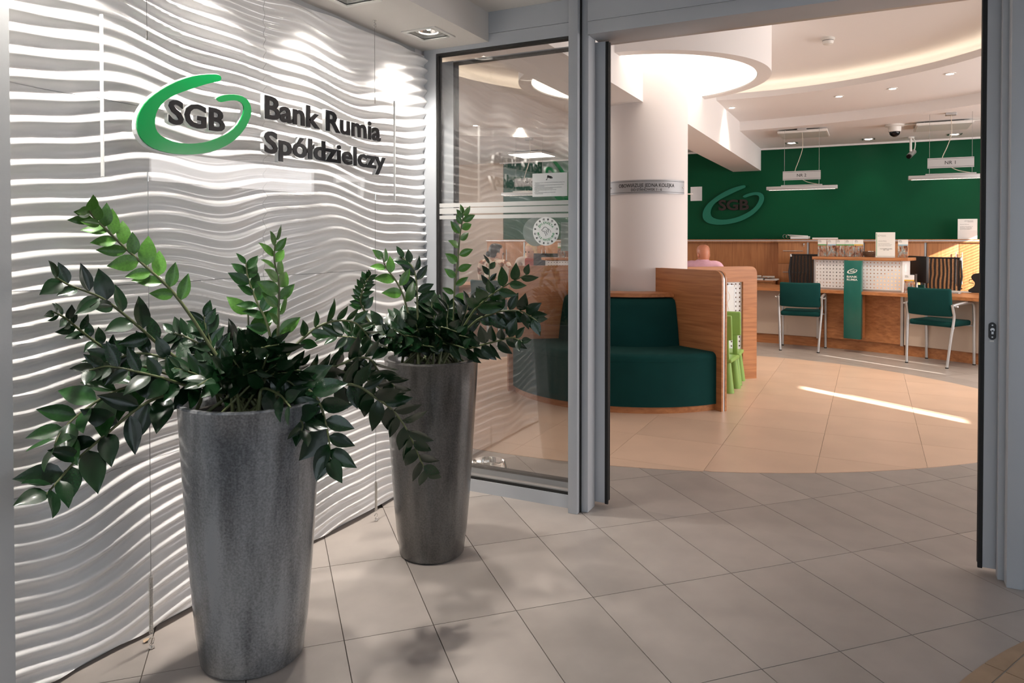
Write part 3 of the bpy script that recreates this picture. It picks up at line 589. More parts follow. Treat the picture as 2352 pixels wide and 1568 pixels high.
for pts in ([(-.28, .02), (-.33, .08), (-.22, .16), (-.16, .26), (-.02, .28), (.08, .22)], [(-.28, .02), (-.20, -.02), (-.12, .0), (-.10, -.12), (-.02, -.24), (.0, -.34)], [(.0, .1), (.05, .0), (-.03, -.06), (.08, -.14), (.10, -.26)], [(.10, .22), (.16, .14), (.22, .14), (.32, .04), (.38, -.10)], [(.12, .10), (.20, .06), (.14, -.02), (.20, -.10)]):
    ln.tube(spline([(x * r, y * r + r * .02, 0) for x, y in pts], 12), r * .012, 5)
ln.build('animal_outline', 'ink', st, M=M0(z=.0014))
st2, r = sticker_round(1231, 532, .182, 30.5, 'round_sticker', 'round pale sticker seen from its back on the sliding leaf glass'); MB().cyl((0, 0, 0), (0, 0, .001), r, n=48).build('disc', 'film_back', st2, 30, M=face_front((0, 0, r)))
p0, p1 = pt(1288, 576, .181), pt(1312, 510, .181); MB().box(0, p1.x - p0.x, 0, .001, 0, p1.z - p0.z).build('paper_sheet', 'film_back', None, loc=(p0.x, .181, p0.z)); tag(bpy.data.objects['paper_sheet'], 'pale green sheet seen from its back beside the round stickers', 'notice')
# steel dog bowl behind the glass
bp = gz(1122, 1079); bw = thing('dog_bowl', 'shiny steel dog bowl on the tiles behind the fixed window', 'bowl', (bp.x, max(bp.y, .40), 0.0))
MB().lathe([(.115, 0), (.118, .004), (.098, .052), (.092, .055), (.088, .052), (.080, .018), (.001, .016)], 44).build('bowl', 'steel', bw, 50); MB().lathe([(.113, .0), (.119, .0), (.119, .006), (.113, .006)], 40, closed=True).build('rubber_ring', 'rubber', bw)

# ------------------------------------------------------------------ round bench and partitions about the column
KX, KY = -0.66, 3.18
A_R, A_L, A_B = math.atan2(2.53 - KY, 0.292 - KX), math.atan2(2.482 - KY, -1.559 - KX), math.atan2(4.073 - KY, 0.303 - KX)
bench = thing('round_bench', 'dark green upholstered curved bench on wooden plinth around the white column', 'bench', (KX, KY, 0))
def rprof(r0, r1, z0, z1, q):            # ring section with rounded upper corners
    out = [(r0, z0), (r1, z0)]
    out += [(r1 - q + q * math.cos(a), z1 - q + q * math.sin(a)) for a in [PI / 2 * i / 5 for i in range(6)]] + [(r0 + q - q * math.sin(a), z1 - q + q * math.cos(a)) for a in [PI / 2 * i / 5 for i in range(6)]]
    return out
pad = .024
MB().lathe(rprof(.45, 1.118, 0.055, 0.465, .045), 48, closed=True, a0=A_L + pad, a1=A_R - pad).build('seat', 'fabric_green', bench, 40)
MB().lathe([(.45, 0), (1.10, 0), (1.10, .055), (.45, .055)], 48, closed=True, a0=A_L + pad, a1=A_R - pad).build('plinth', 'wood_h', bench, 40)
MB().lathe([(.42, .465), (.70, .455), (.685, .60), (.655, .80), (.640, .845), (.61, .862), (.42, .862)], 48, closed=True, a0=A_L + .05, a1=A_R - .05).build('backrest', 'fabric_green', bench, 50)
MB().lathe([(.36, .872), (.625, .872), (.625, .905), (.36, .905)], 48, closed=True, a0=A_L + .03, a1=A_R - .03).build('shelf', 'wood_h', bench, 40)
MB().lathe([(1.1185, .405), (1.120, .4055), (1.1185, .4075)], 48, a0=A_L + pad, a1=A_R - pad).build('piping', 'fabric_green', bench)
def round_rect(w, hgt, r, corners=(0, 1)):      # outline in (x along, z up); rounds the outer top corner
    o = [(0, 0), (w, 0)] + [(w - r + r * math.cos(a), hgt - r + r * math.sin(a)) for a in [PI / 2 * i / 8 for i in range(9)]] + [(0, hgt)]; return o
def partition(name, label, ang, r0, r1, hgt, rc=.07):
    p = thing(name, label, 'partition', (KX + r0 * math.cos(ang), KY + r0 * math.sin(ang), 0), ang, None)
    up = Matrix(((1, 0, 0, 0), (0, 0, 1, 0), (0, 1, 0, 0), (0, 0, 0, 1)))
    w = r1 - r0
    for y0, y1 in ((-.028, -.010), (.010, .028)): b = MB().prism(round_rect(w, hgt, rc), y0, y1); b.xform(up); b.build('board', 'wood_h', p, 30)
    b = MB().prism(round_rect(w - .004, hgt - .004, rc), -.010, .010); b.xform(up); b.build('metal_core', 'alu', p, 30)
    return p
partition('bench_partition', 'wooden partition board with rounded corner and metal edge beside the green chairs', A_R, .30, 1.175, 1.112)
partition('bench_partition', 'wooden partition board behind the fixed window at the far end of the bench', A_L, .30, 1.16, 1.125)
# perforated-board partition of the children's corner
def pegboard(name, w, hgt, nx, nz, hole, mat, parent, M, th=.004):
    b = MB(); sx, sz = w / nx, hgt / nz; hx = hole / 2
    for i in range(nx):
        for k in range(nz):
            x0, x1, z0, z1 = i * sx, (i + 1) * sx, k * sz, (k + 1) * sz; cx, cz = (x0 + x1) / 2, (z0 + z1) / 2
            v = [(x0, z0), (x1, z0), (x1, z1), (x0, z1), (cx - hx, cz - hx), (cx + hx, cz - hx), (cx + hx, cz + hx), (cx - hx, cz + hx)]
            b.add([(x, z, th) for x, z in v] + [(x, z, 0) for x, z in v], [(0, 1, 5, 4), (1, 2, 6, 5), (2, 3, 7, 6), (3, 0, 4, 7), (4, 5, 13, 12), (5, 6, 14, 13), (6, 7, 15, 14), (7, 4, 12, 15), (9, 8, 12, 13), (10, 9, 13, 14), (11, 10, 14, 15), (8, 11, 15, 12)])
    return b.build(name, mat, parent, M=M)
pp = thing('play_partition', 'wooden framed partition with white perforated board in the play corner', 'partition', (KX + .30 * math.cos(A_B), KY + .30 * math.sin(A_B), 0), A_B)
wP = 1.345 - .30; hP = 1.10; up = Matrix(((1, 0, 0, 0), (0, 0, 1, 0), (0, 1, 0, 0), (0, 0, 0, 1)))
o_ = round_rect(wP, hP, .07)
fr_ = [(wP - .155, 0), (wP, 0)] + o_[2:] + [(0, hP - .15), (wP - .155, hP - .15)]
bm = bmesh.new(); f = bm.faces.new([bm.verts.new((x, -.03, z)) for x, z in fr_]); r_ = bmesh.ops.extrude_face_region(bm, geom=[f])
for v in r_['geom']:
    if isinstance(v, bmesh.types.BMVert): v.co.y = .03
bmesh.ops.triangulate(bm, faces=[f for f in bm.faces if len(f.verts) > 4]); bmesh.ops.recalc_face_normals(bm, faces=bm.faces); me = bpy.data.meshes.new('frame'); bm.to_mesh(me); bm.free(); me.materials.append(MATS['wood_h']); obj('frame', me, pp)
pegboard('perforated_board', wP - .155, hP - .155, 20, 22, .014, 'white_board', pp, rot_rows((1, 0, 0), (0, 0, 1), (0, -1, 0), (0, 0.0, .004)))
box('back_panel', 'wood_h', pp, 0, wP - .155, .015, .028, 0, hP - .15)
wb = thing('whiteboard', 'small white drawing board with grey frame hung on the perforated partition', 'whiteboard', (KX + .30 * math.cos(A_B), KY + .30 * math.sin(A_B), 0), A_B)
xb = wP - .155
box('board', 'white_board', wb, xb - .62, xb - .09, -.016, -.006, .53, .91)
for q in ((xb - .63, xb - .62, .52, .92), (xb - .09, xb - .08, .52, .92), (xb - .63, xb - .08, .52, .53), (xb - .63, xb - .08, .91, .92)): box('frame_rail', 'alu', wb, q[0], q[1], -.018, -.005, q[2], q[3])
for x in (xb - .63, xb - .095): MB().rbox(x, x + .02, -.02, -.004, .905, .925, .003, 2).build('corner', 'white_plastic', wb, 40)
sc_ = MB().tube(spline([(xb - .16, -.0165, .86), (xb - .14, -.0165, .80), (xb - .17, -.0165, .74), (xb - .15, -.0165, .68), (xb - .18, -.0165, .64)], 20), .0012, 4)
pbr('crayon', (0.75, 0.35, 0.15), .7); sc_.build('crayon_scribble', 'crayon', wb)
def kid_chair(p, rz, label):
    c = thing('child_chair', label, 'chair', (p.x, p.y, 0), rz, 'lime plastic child chairs')
    MB().rbox(-.16, .16, -.15, .15, .27, .305, .014, 3).build('seat', 'lime_plastic', c, 40)
    for sx in (-1, 1):
        for sy in (-1, 1): MB().cyl((sx * .135, sy * .125, 0), (sx * .115, sy * .105, .285), .042, .026, n=20).build('leg', 'lime_plastic', c, 50)
    M = Matrix.Translation((0, -.14, .30)) @ Matrix.Rotation(R(8), 4, 'X')
    b = MB().rbox(-.17, .17, -.015, .015, .175, .40, .013, 3); b.xform(M); b.build('backrest', 'lime_plastic', c, 40)
    for x in (-.115, 0, .115): b = MB().rbox(x - .022, x + .022, -.012, .012, -.02, .19, .006, 2); b.xform(M); b.build('back_slat', 'lime_plastic', c, 40)
    return c
q = gz(1682, 903); kid_chair(q + Vector((-.150, .13, 0)), R(-4), 'lime green plastic child chair tucked against the rounded partition')
kid_chair(q + Vector((-.155, .50, 0)), R(2), 'lime green plastic child chair beside the white perforated board')

# ------------------------------------------------------------------ cabinets along the green wall
CT, CZ = 8.2, 1.326
def cab(x0, x1, kind, label, rev=False):
    c = thing('low_cabinet', label, 'cabinet', ((x0 + x1) / 2, CT, 0)); w = (x1 - x0) / 2
    box('carcass', 'wood_v', c, -w, w, .02, .43, 0, CZ); box('side_strip', 'alu', c, w - .022, w, -.002, .02, .05, CZ)
    w2 = w - .024
    if kind == 'drawers':
        for k in range(4):
            z0 = .06 + k * .316; d = box('drawer', 'wood_v', c, -w + .004, w2, 0, .018, z0, z0 + .312, .002)
            for sx in (-.09, .09): MB().cyl((sx, 0, z0 + .19), (sx, -.03, z0 + .19), .005, n=10).build('handle_post', 'alu', d, 40)
            MB().cyl((-.14, -.032, z0 + .19), (.14, -.032, z0 + .19), .006, n=12).build('handle', 'alu', d, 40)
        kk = MB().cyl((w2 - .04, 0, 1.30), (w2 - .04, -.014, 1.30), .010, n=14).box(w2 - .043, w2 - .037, -.026, -.014, 1.26, 1.31); kk.build('key', 'steel', c, 40)
    elif kind == 'doors':
        for s_ in (-1, 1):
            d = box('door', 'wood_v', c, (-w + .004 if s_ < 0 else .0015), (-.0015 if s_ < 0 else w2), 0, .018, .06, CZ - .005, .002)
            hx = s_ * .036; MB().cyl((hx, -.034, .76), (hx, -.034, 1.19), .006, n=12).build('handle', 'alu', d, 40)
            for z in (.82, 1.13): MB().cyl((hx, 0, z), (hx, -.034, z), .005, n=8).build('handle_post', 'alu', d, 40)
        MB().cyl((.036, 0, .70), (.036, -.012, .70), .011, n=14).build('lock', 'steel', c, 40)
    elif kind == 'open': box('front_panel', 'wood_v', c, -w + .004, w2, 0, .018, .06, CZ - .005, .002)
    return c
cab(.094, .522, 'drawers', 'wooden drawer cabinet with bar handles and a key beside plain panelling')
cab(.526, 1.262, 'open', 'plain wooden cabinet front behind the brochure shelf')
cab(1.266, 2.035, 'open', 'plain wooden cabinet front between aluminium strips behind the notice stand')
cab(2.04, 2.80, 'doors', 'wooden double-door cabinet with long bar handles under the paper stand'); cab(2.804, 3.56, 'doors', 'wooden double-door cabinet at the end of the row by the windows')
cab(-4.89, -4.13, 'doors', 'wooden double-door cabinet behind the woman in the patterned blouse'); cab(-4.126, -3.37, 'doors', 'wooden double-door cabinet behind the blond woman')
pn = thing('wood_panelling', 'plain vertical-grain wooden panelling below the wall emblem', 'panelling', (-1.6, 8.3, 0))
box('panel', 'wood_v', pn, -1.76, -.02, 0, .345, 0, CZ - .002); box('panel', 'wood_v', pn, -.018, 1.69, 0, .345, 0, CZ - .002)
for x0, x1, y0, lb in ((.08, 3.57, 8.17, 'long wooden ledge with metal strip on the cabinets right of the drawers'), (-4.9, .078, 8.20, 'long wooden ledge with metal strip above the panelling')):
    l_ = thing('cabinet_ledge', lb, 'ledge', ((x0 + x1) / 2, y0, CZ)); w = (x1 - x0) / 2
    box('top', 'wood_v', l_, -w, w, 0, 8.645 - y0, 0, .016); box('strip', 'alu', l_, -w, w, -.001, .01, .016, .034); box('lip', 'wood_v', l_, -w, w, -.001, 8.645 - y0, .034, .044)
bpy.context.view_layer.update()
# ------------------------------------------------------------------ curved service counter
def PO(r, th): return Vector((BC.x + r * math.sin(R(th)), BC.y + r * math.cos(R(th)), 0))
def arc_box(name, mat, parent, r0, r1, t0, t1, z0, z1, org, n=None, smooth=20):
    n = n or max(1, int((t1 - t0) / 1.5)); poly = [PO(r0, t0 + (t1 - t0) * i / n) for i in range(n + 1)] + [PO(r1, t1 - (t1 - t0) * i / n) for i in range(n + 1)]
    vs = [(p.x - org[0], p.y - org[1], z) for z in (z0, z1) for p in poly]; m = len(poly); k = n + 1
    fs = [(i, (i + 1) % m, m + (i + 1) % m, m + i) for i in range(m)]
    for z in (0, m): fs += [(z + i, z + i + 1, z + m - 2 - i, z + m - 1 - i) for i in range(n)]
    return MB().add(vs, fs).build(name, mat, parent, smooth)
def unit(t0, t1, mat, label, post=True):
    o = PO(5.25, (t0 + t1) / 2); c = thing('counter_unit', label, 'counter', (o.x, o.y, 0))
    arc_box('front_panel', mat, c, 5.225, 5.245, t0, t1 - .35, .125, .705, o); arc_box('plinth', 'wood_h', c, 5.25, 5.27, t0, t1, 0, .12, o)
    if post: arc_box('edge_strip', 'alu', c, 5.22, 5.25, t1 - .33, t1, .11, .705, o)
    arc_box('body', 'wood_h', c, 5.27, 5.30, t0, t1, 0, .70, o)
unit(-13, -2.6, 'wood_h', 'wooden counter front behind the play corner'); unit(-2.5, 12.3, 'beige_panel', 'beige counter front panel behind the green chair by the play corner')
unit(12.4, 23.0, 'wood_h', 'wooden counter front below the green sign pillar'); unit(23.1, 42, 'beige_panel', 'beige counter front panel behind the green chair by the doorway'); unit(-46, -13.1, 'wood_h', 'wooden counter front of the far desk behind the window')
o = PO(5.3, 0); wt = thing('counter_worktop', 'long curved wooden worktop of the service counter', 'worktop', (o.x, o.y, .705))
a_ = arc_box('top', 'wood_h', wt, 5.02, 5.82, -46, 42, 0, .036, o, 60); 
TH = 17.0; SO = PO(5.2, TH); SR = -R(TH)
def loc17(u, v=590, y=6.45): d = pt(u, v, y) - SO; return d.x * math.cos(R(TH)) - d.y * math.sin(R(TH))
sc = thing('counter_screen', 'raised counter screen of white perforated board under a wooden shelf', 'screen', (SO.x, SO.y, .742), SR)
pegboard('perforated_board', .99, .345, 25, 8, .0125, 'white_board', sc, rot_rows((1, 0, 0), (0, 0, 1), (0, -1, 0), (-.47, -.004, .02)))
box('bottom_rail', 'alu', sc, -.475, .525, -.012, .01, 0, .02); box('end_post', 'alu', sc, -.49, -.472, -.015, .02, 0, .372); box('end_panel', 'white_plastic', sc, .52, .535, -.012, .30, 0, .372); box('end_panel', 'white_plastic', sc, -.49, -.475, .02, .28, 0, .372)
box('shelf', 'wood_h', sc, -.50, .60, -.05, .30, .372, .408, .003)
for z0, z1 in ((.24, .33), (.12, .22)): MB().box(.536, .537, .06, .16, z0, z1).build('paper_label', 'paper', sc)
bx = thing('sign_pillar', 'dark green metal sign pillar with bank name in front of the counter', 'sign pillar', (SO.x, SO.y, 0), SR)
box('wood_backing', 'wood_h', bx, -.02, .13, -.13, -.02, .175, .70); PZ = 1.112
MB().rbox(-.062, .138, -.20, -.135, .168, PZ, .006, 2).build('metal_cover', 'green_metal', bx, 40)
flat_poly('emblem', logo_poly(.115, .062), 0, .001, 'paper', bx, face_front((.035, -.2005, .985))); text('initials', 'SGB', .02, 'paper', bx, face_front((.012, -.2005, .973)), .0004, .02, fit=(.05, .018))
text('lettering', 'BANK', .03, 'paper', bx, face_front((-.026, -.2005, .905)), .0005, .014, fit=(.122, .024)); text('lettering', 'RUMIA', .03, 'paper', bx, face_front((-.026, -.2005, .870)), .0005, .014, fit=(.122, .024))
SHZ = .742 + .408
def local17(x, y, z): return (SO.x + x * math.cos(SR) - y * math.sin(SR), SO.y + x * math.sin(SR) + y * math.cos(SR), z)
def holder(x, y, z, rz, mat, label, w=.102, hgt=.212, place=None):
    h_ = thing('leaflet_holder', label, 'leaflet holder', place or local17(x, y, z), rz, 'leaflet holders on the counter')
    MB().box(-w / 2 - .004, w / 2 + .004, 0, .002, 0, hgt * .45).box(-w / 2 - .004, w / 2 + .004, .028, .030, 0, hgt * 1.04).box(-w / 2 - .004, -w / 2 - .002, 0, .03, 0, hgt * .5).box(w / 2 + .002, w / 2 + .004, 0, .03, 0, hgt * .5).box(-w / 2 - .004, w / 2 + .004, 0, .03, 0, .003).build('acrylic_stand', 'thin_acrylic', h_)
    MB().box(-w / 2, w / 2, .006, .024, .004, hgt).build('leaflet_stack', mat, h_)
    text('leaflet_heading', 'Tylko\nRumia', .014, 'ink', h_, face_front((-w * .42, .0055, hgt * .93)), .0002, .01, 'LEFT')
descs = ['leaflet holder with a family picture leaflet beside the screen end post', 'leaflet holder with a curly-haired portrait leaflet next to the family leaflet', 'leaflet holder with a green-banded leaflet third from the screen end post', 'leaflet holder with a grey picture leaflet before the angled holder', 'leaflet holder turned sideways next to the wicker basket']
for i, (u, lb) in enumerate(zip((1879, 1903.5, 1926.5, 1949, 1968), descs)): holder(loc17(u), -.02 if i < 4 else .05, SHZ, SR + (R(24) if i == 4 else 0), 'brochure_%d' % i, lb)
holder(loc17(2081), .0, SHZ, SR + R(4), 'brochure_1', 'leaflet holder at the shelf end behind the white notice stand')
nt_ = thing('notice_stand', 'white notice card with green edge stripe standing on the counter shelf', 'notice', local17(loc17(2039.5), -.03, SHZ), SR)
MB().box(-.105, .105, 0, .012, 0, .30).build('card', 'paper', nt_); MB().box(-.098, -.092, -.0006, 0, .02, .29).build('stripe', 'ink_green', nt_); MB().box(-.105, .105, -.03, 0, 0, .02).build('foot', 'thin_acrylic', nt_)
flat_poly('emblem', logo_poly(.034, .019), 0, .0004, 'print_grey', nt_, face_front((-.065, -.0002, .262))); text('heading', 'Bank Rumia\nSpółdzielczy', .011, 'print_grey', nt_, face_front((-.044, -.0004, .262)), .0002, 0, 'LEFT')
text('notice_text', 'Szanowni Klienci,', .013, 'print_grey', nt_, face_front((-.075, -.0004, .192)), .0002, .01, 'LEFT')
text('notice_text', 'od 2 czerwca do 29 sierpnia\n2025 roku obowiązują zmienione\ngodziny obsługi naszej placówki', .011, 'print_grey', nt_, face_front((-.075, -.0004, .165)), .0002, 0, 'LEFT', line=1.25); text('notice_text', 'od poniedziałku do piątku\n9:00 - 15:00', .013, 'ink', nt_, face_front((.01, -.0004, .10)), .0002, .015, 'CENTER', line=1.1)
bk = thing('wicker_basket', 'small dark wicker basket of sweets on the counter shelf', 'basket', local17(loc17(1998), .03, SHZ))
MB().lathe([(.001, .004), (.055, .004), (.075, .035), (.083, .068), (.079, .070), (.070, .037), (.050, .012), (.001, .012)], 36).build('weave', 'wicker', bk, 50)
for k in range(6): MB().tube([(.078 * math.cos(2 * PI * i / 36), .078 * math.sin(2 * PI * i / 36), .01 + k * .011 + .003 * (i % 2)) for i in range(37)] if k > 2 else [((.06 + k * .006) * math.cos(2 * PI * i / 36), (.06 + k * .006) * math.sin(2 * PI * i / 36), .01 + k * .011 + .003 * (i % 2)) for i in range(37)], .004, 5).build('wicker_strand', 'wicker', bk, 60)
for k in range(7): a = k * 2.4; MB().ball((.03 * math.cos(a) * (k % 3) / 2, .03 * math.sin(a), .062 + .006 * (k % 2)), .014, 8, 6, sc=(1, .7, .6)).build('sweet', 'paper', bk, 60)

# ------------------------------------------------------------------ visitor chairs
def cushion(b, x0, x1, y0, y1, z0, z1, r, bend=0.0, M=None):
    c = MB().rbox(x0, x1, y0, y1, z0, z1, r, 4); 
    if bend: c.v = [(x, y + bend * (x / (x1 - x0) * 2) ** 2, z) for x, y, z in c.v]
    if M is not None: c.xform(M)
    b.add(c.v, c.f)
def grid_box(x0, x1, y0, y1, z0, z1, r, nx=8, bend=0.0):
    """rounded slab cut along x so that it can be bowed"""
    bm = bmesh.new(); b = MB().box(x0, x1, y0, y1, z0, z1); vs = [bm.verts.new(v) for v in b.v]; [bm.faces.new([vs[i] for i in f]) for f in b.f]
    bmesh.ops.bevel(bm, geom=list(bm.edges), offset=r, segments=3, profile=.5, affect='EDGES')
    for k in range(1, nx): bmesh.ops.bisect_plane(bm, geom=bm.verts[:] + bm.edges[:] + bm.faces[:], plane_co=(x0 + (x1 - x0) * k / nx, 0, 0), plane_no=(1, 0, 0))
    h = (x1 - x0) / 2; m = MB(); bm.verts.index_update(); m.add([(v.co.x, v.co.y + bend * (((v.co.x - (x0 + x1) / 2) / h) ** 2), v.co.z) for v in bm.verts], [[v.index for v in f.verts] for f in bm.faces]); bm.free(); return m
def visitor_chair(x, y, rz, label):
    c = thing('visitor_chair', label, 'chair', (x, y, 0), rz, 'green visitor chairs at the counter')
    grid_box(-.225, .225, -.02, .40, .428, .488, .022, 6).build('seat', 'fabric_green', c, 45)
    M = Matrix.Translation((0, -.035, .54)) @ Matrix.Rotation(R(7), 4, 'X'); b = grid_box(-.232, .232, -.022, .022, 0, .30, .018, 10, bend=.035); b.xform(M); b.build('backrest', 'fabric_green', c, 45)
    for s_ in (-1, 1):
        X = s_ * .245
        MB().tube(spline([(s_ * .215, -.075, 0), (s_ * .232, -.035, .30), (X, .0, .52), (X, -.015, .60), (X, -.035, .665)], 14), .0145, 10).build('leg', 'alu', c, 60)
        MB().tube(spline([(X + s_ * .01, .40, 0), (X + s_ * .01, .392, .35), (X + s_ * .01, .385, .60), (X + s_ * .01, .36, .668), (X + s_ * .01, .29, .685), (X, .1, .675), (X, -.035, .660)], 24), .0155, 10).build('leg', 'alu', c, 60)
        MB().tube([(X - s_ * .012, .0, .648), (X + s_ * .045, -.012, .655)], .010, 8).build('arm_stub', 'alu', c, 50)
        for yy, r in ((-.075, .215), (.40, .255)): MB().cyl((s_ * r, yy, 0), (s_ * r, yy, .012), .0165, n=12).build('foot', 'rubber', c, 40)
        MB().cyl((X, .0, .425), (s_ * .12, .06, .43), .009, n=8).cyl((X, .40, .425), (s_ * .12, .34, .43), .009, n=8).build('seat_bracket', 'alu', c, 50)
    return c
visitor_chair(.573, 6.165, R(-2), 'dark green visitor chair with silver legs before the beige counter front')
visitor_chair(1.908 + .02, 5.69 + .025, R(-32), 'dark green visitor chair with silver legs beside the doorway post')
# ------------------------------------------------------------------ office chairs behind the desk
def office_chair(x, y, rz, label, top=1.14):
    c = thing('office_chair', label, 'office chair', (x, y, 0), rz, 'black mesh office chairs')
    MB().rbox(-.24, .24, -.22, .24, .44, .50, .025, 4).build('seat', 'black_plastic', c, 45)
    hb = top - .60; fr = [(-.20, .0), (.20, .0), (.235, hb * .55), (.215, hb), (-.215, hb), (-.235, hb * .55)]
    M = Matrix.Translation((0, .26, .60)) @ Matrix.Rotation(R(-6), 4, 'X'); up_ = Matrix(((1, 0, 0, 0), (0, 0, 1, 0), (0, 1, 0, 0), (0, 0, 0, 1)))
    b = MB().prism(fr, -.003, .003); b.xform(M @ up_); b.build('mesh_back', 'chair_mesh', c)
    MB().tube([M @ Vector((x_, 0, z_)) for x_, z_ in fr + [fr[0]]], .012, 8).build('back_frame', 'black_plastic', c, 60)
    for s_ in (-1, 1):
        b = MB().cyl((s_ * .215, 0, hb - .03), (s_ * .215, 0, hb + .008), .014, n=10); b.xform(M); b.build('frame_cap', 'alu', c, 50)
        MB().rbox(s_ * .28 - .04, s_ * .28 + .04, -.12, .14, .665, .695, .012, 3).build('armrest', 'black_plastic', c, 45); MB().cyl((s_ * .28, .02, .46), (s_ * .28, .02, .67), .016, n=10).build('arm_post', 'black_plastic', c, 50)
    MB().tube([(0, .05, .46), (0, .24, .46), (0, .29, .62)], .02, 8).build('back_stem', 'black_plastic', c, 50); MB().cyl((0, 0, .10), (0, 0, .45), .025, n=14).build('gas_lift', 'steel', c, 50)
    for k in range(5):
        a = 2 * PI * k / 5; MB().tube([(.03 * math.cos(a), .03 * math.sin(a), .11), (.29 * math.cos(a), .29 * math.sin(a), .065)], [.022, .014], 8).build('base_arm', 'black_plastic', c, 50); MB().ball((.29 * math.cos(a), .29 * math.sin(a), .03), .03, 12, 8).build('castor', 'black_plastic', c, 60)
    return c
p = pt(1830, 620, 7.62); office_chair(p.x + .06, 7.62, R(-8), 'black mesh office chair before the wooden drawer cabinet', 1.15)
p = pt(2151, 620, 7.25); office_chair(p.x, 7.25, R(-14), 'black mesh office chair before the double-door cabinet', 1.13)
# ------------------------------------------------------------------ desk things
DZ = .741
def monitor(x, y, rz, label):
    m = thing('monitor', label, 'monitor', (x, y, DZ), rz, 'desk monitors'); MB().rbox(-.24, .24, -.018, .018, .10, .42, .006, 2).build('screen_body', 'black_plastic', m, 40); MB().box(-.225, .225, .0185, .0195, .115, .405).build('screen', 'black_gloss', m)
    MB().cyl((0, -.02, .01), (0, -.02, .2), .018, n=12).build('stem', 'alu', m, 50); MB().rbox(-.11, .11, -.09, .09, 0, .012, .005, 2).build('foot', 'black_plastic', m, 40)
q = local17(-.43, .47, 0); monitor(q[0], q[1], SR + R(62), 'black monitor behind the leaflet holders next to the office chair')
q = local17(.56, .55, 0); monitor(q[0], q[1], SR - R(52), 'black monitor behind the end of the raised shelf')
q = local17(.585, -.02, 0); holder(0, 0, 0, SR + R(10), 'brochure_4', 'leaflet holder with a yellow-jacket portrait leaflet on the worktop', place=(q[0] + .02, q[1] - .06, DZ))
cp = gz(2113, 664, DZ); ch = thing('card_holder', 'small clear business card holder with green card on the worktop', 'card holder', (cp.x, cp.y, DZ), R(-25))
MB().box(-.05, .05, 0, .03, 0, .022).build('tray', 'thin_acrylic', ch); MB().box(-.044, .044, .008, .022, .003, .055).build('card_stack', 'green_metal', ch)
kp = gz(2165, 668, DZ); kb = thing('document_pile', 'loose white papers lying on the worktop before the office chair', 'papers', (kp.x + .065, kp.y - .055, DZ), R(-28))
for k in range(3): MB().box(-.24 + .05 * k, .16 + .05 * k, -.10, .12, .002 * k, .002 * k + .0015).build('sheet', 'paper', kb)
mp_ = gz(2190, 674, DZ); tag(MB().rbox(-.075, .075, -.035, .035, 0, .014, .005, 2).build('telephone_set', 'alu', None, 40, loc=(mp_.x, mp_.y + .03, DZ), rotz=R(-30)), 'flat grey device on the worktop beside the loose papers', 'device')
dv = gz(2238, 672, DZ); de = thing('banknote_tester', 'black curved desk device with hooked front at the worktop end', 'device', (dv.x + .05, dv.y, DZ), R(-20)); de.scale = (.85, .85, .95)
out_ = spline([(-.11, 0, 0), (-.12, .03, 0), (-.095, .05, 0), (-.05, .085, 0), (-.045, .13, 0), (-.075, .165, 0), (-.085, .20, 0), (-.05, .235, 0), (.04, .245, 0), (.09, .22, 0), (.10, .12, 0), (.10, .0, 0)], 44)
flat_poly('body', [(p_.x, p_.y) for p_ in out_], -.06, .06, 'black_plastic', de, face_front((0, 0, 0)))
MB().tube([(-.075, -.03, .165), (-.115, -.03, .16), (-.118, -.03, .12), (-.06, -.03, .115)], .004, 6).build('hook', 'black_plastic', de, 50); MB().box(-.11, .10, -.07, .07, 0, .012).build('base', 'black_plastic', de)
# low shelf with magazines
ls = thing('low_shelf', 'low wooden shelf unit behind the desk below the panelling', 'shelf', (-.30, 7.86, 0)); box('body', 'wood_v', ls, -.36, .36, 0, .42, 0, .735); box('top', 'wood_h', ls, -.37, .37, -.01, .425, .736, .765, .003)
for k in range(8):
    m = MB().box(-.085, .085, -.12, .12, 0, .018 + .006 * (k % 3)).build('magazine', ('brochure_%d' % (k % 5)) if k % 2 else 'paper', None, loc=(-.54 + .19 * (k // 2) - .05 * (k % 2), 8.02 + .03 * (k % 2), .7655 + (.0305 if k % 2 else 0)), rotz=R((3 if k % 2 else -2) * (1 + k % 3))); tag(m, ('colour-printed magazine on top of the ' if k % 2 else 'white magazine at the bottom of the ') + ('pile farthest from', 'third pile from', 'second pile from', 'pile next to')[k // 2] + ' the drawer cabinet', 'magazine', 'colour magazines on the low shelf' if k % 2 else 'white magazines on the low shelf')
# binder and papers on the ledge
def ledge_x(u): return pt(u, 545, 8.35).x
LZ = CZ + .045
bi = thing('ring_binder', 'open ring binder with a stack of white pages on the cabinet ledge', 'binder', (ledge_x(1822), 8.36, LZ), R(-4))
MB().box(-.40, .0, -.15, .15, 0, .004).build('cover', 'black_plastic', bi); MB().box(0, .22, -.15, .15, 0, .006).build('cover', 'black_plastic', bi); b = MB().box(-.02, .22, -.13, .13, .006, .045); b.build('page_stack', 'paper', bi)
b = MB().box(0, .25, -.12, .12, 0, .012); b.xform(Matrix.Translation((-.06, 0, .058)) @ Matrix.Rotation(R(3), 4, 'Y')); b.build('loose_pages', 'paper', bi)
for x in (-.10, -.055): MB().tube([(x, -.10 + .028 * 0, .03 + .0)] + [(x + .028 * math.cos(a), -.13, .045 + .028 * math.sin(a)) for a in [2 * PI * k / 14 for k in range(15)]], .003, 6).build('ring', 'steel', bi, 60)
tag(MB().box(-.17, .17, -.12, .12, 0, .025).build('paper_stack', 'paper', None, loc=(ledge_x(1852) + .26, 8.36, LZ)), 'flat stack of white papers beside the ring binder on the ledge', 'papers')
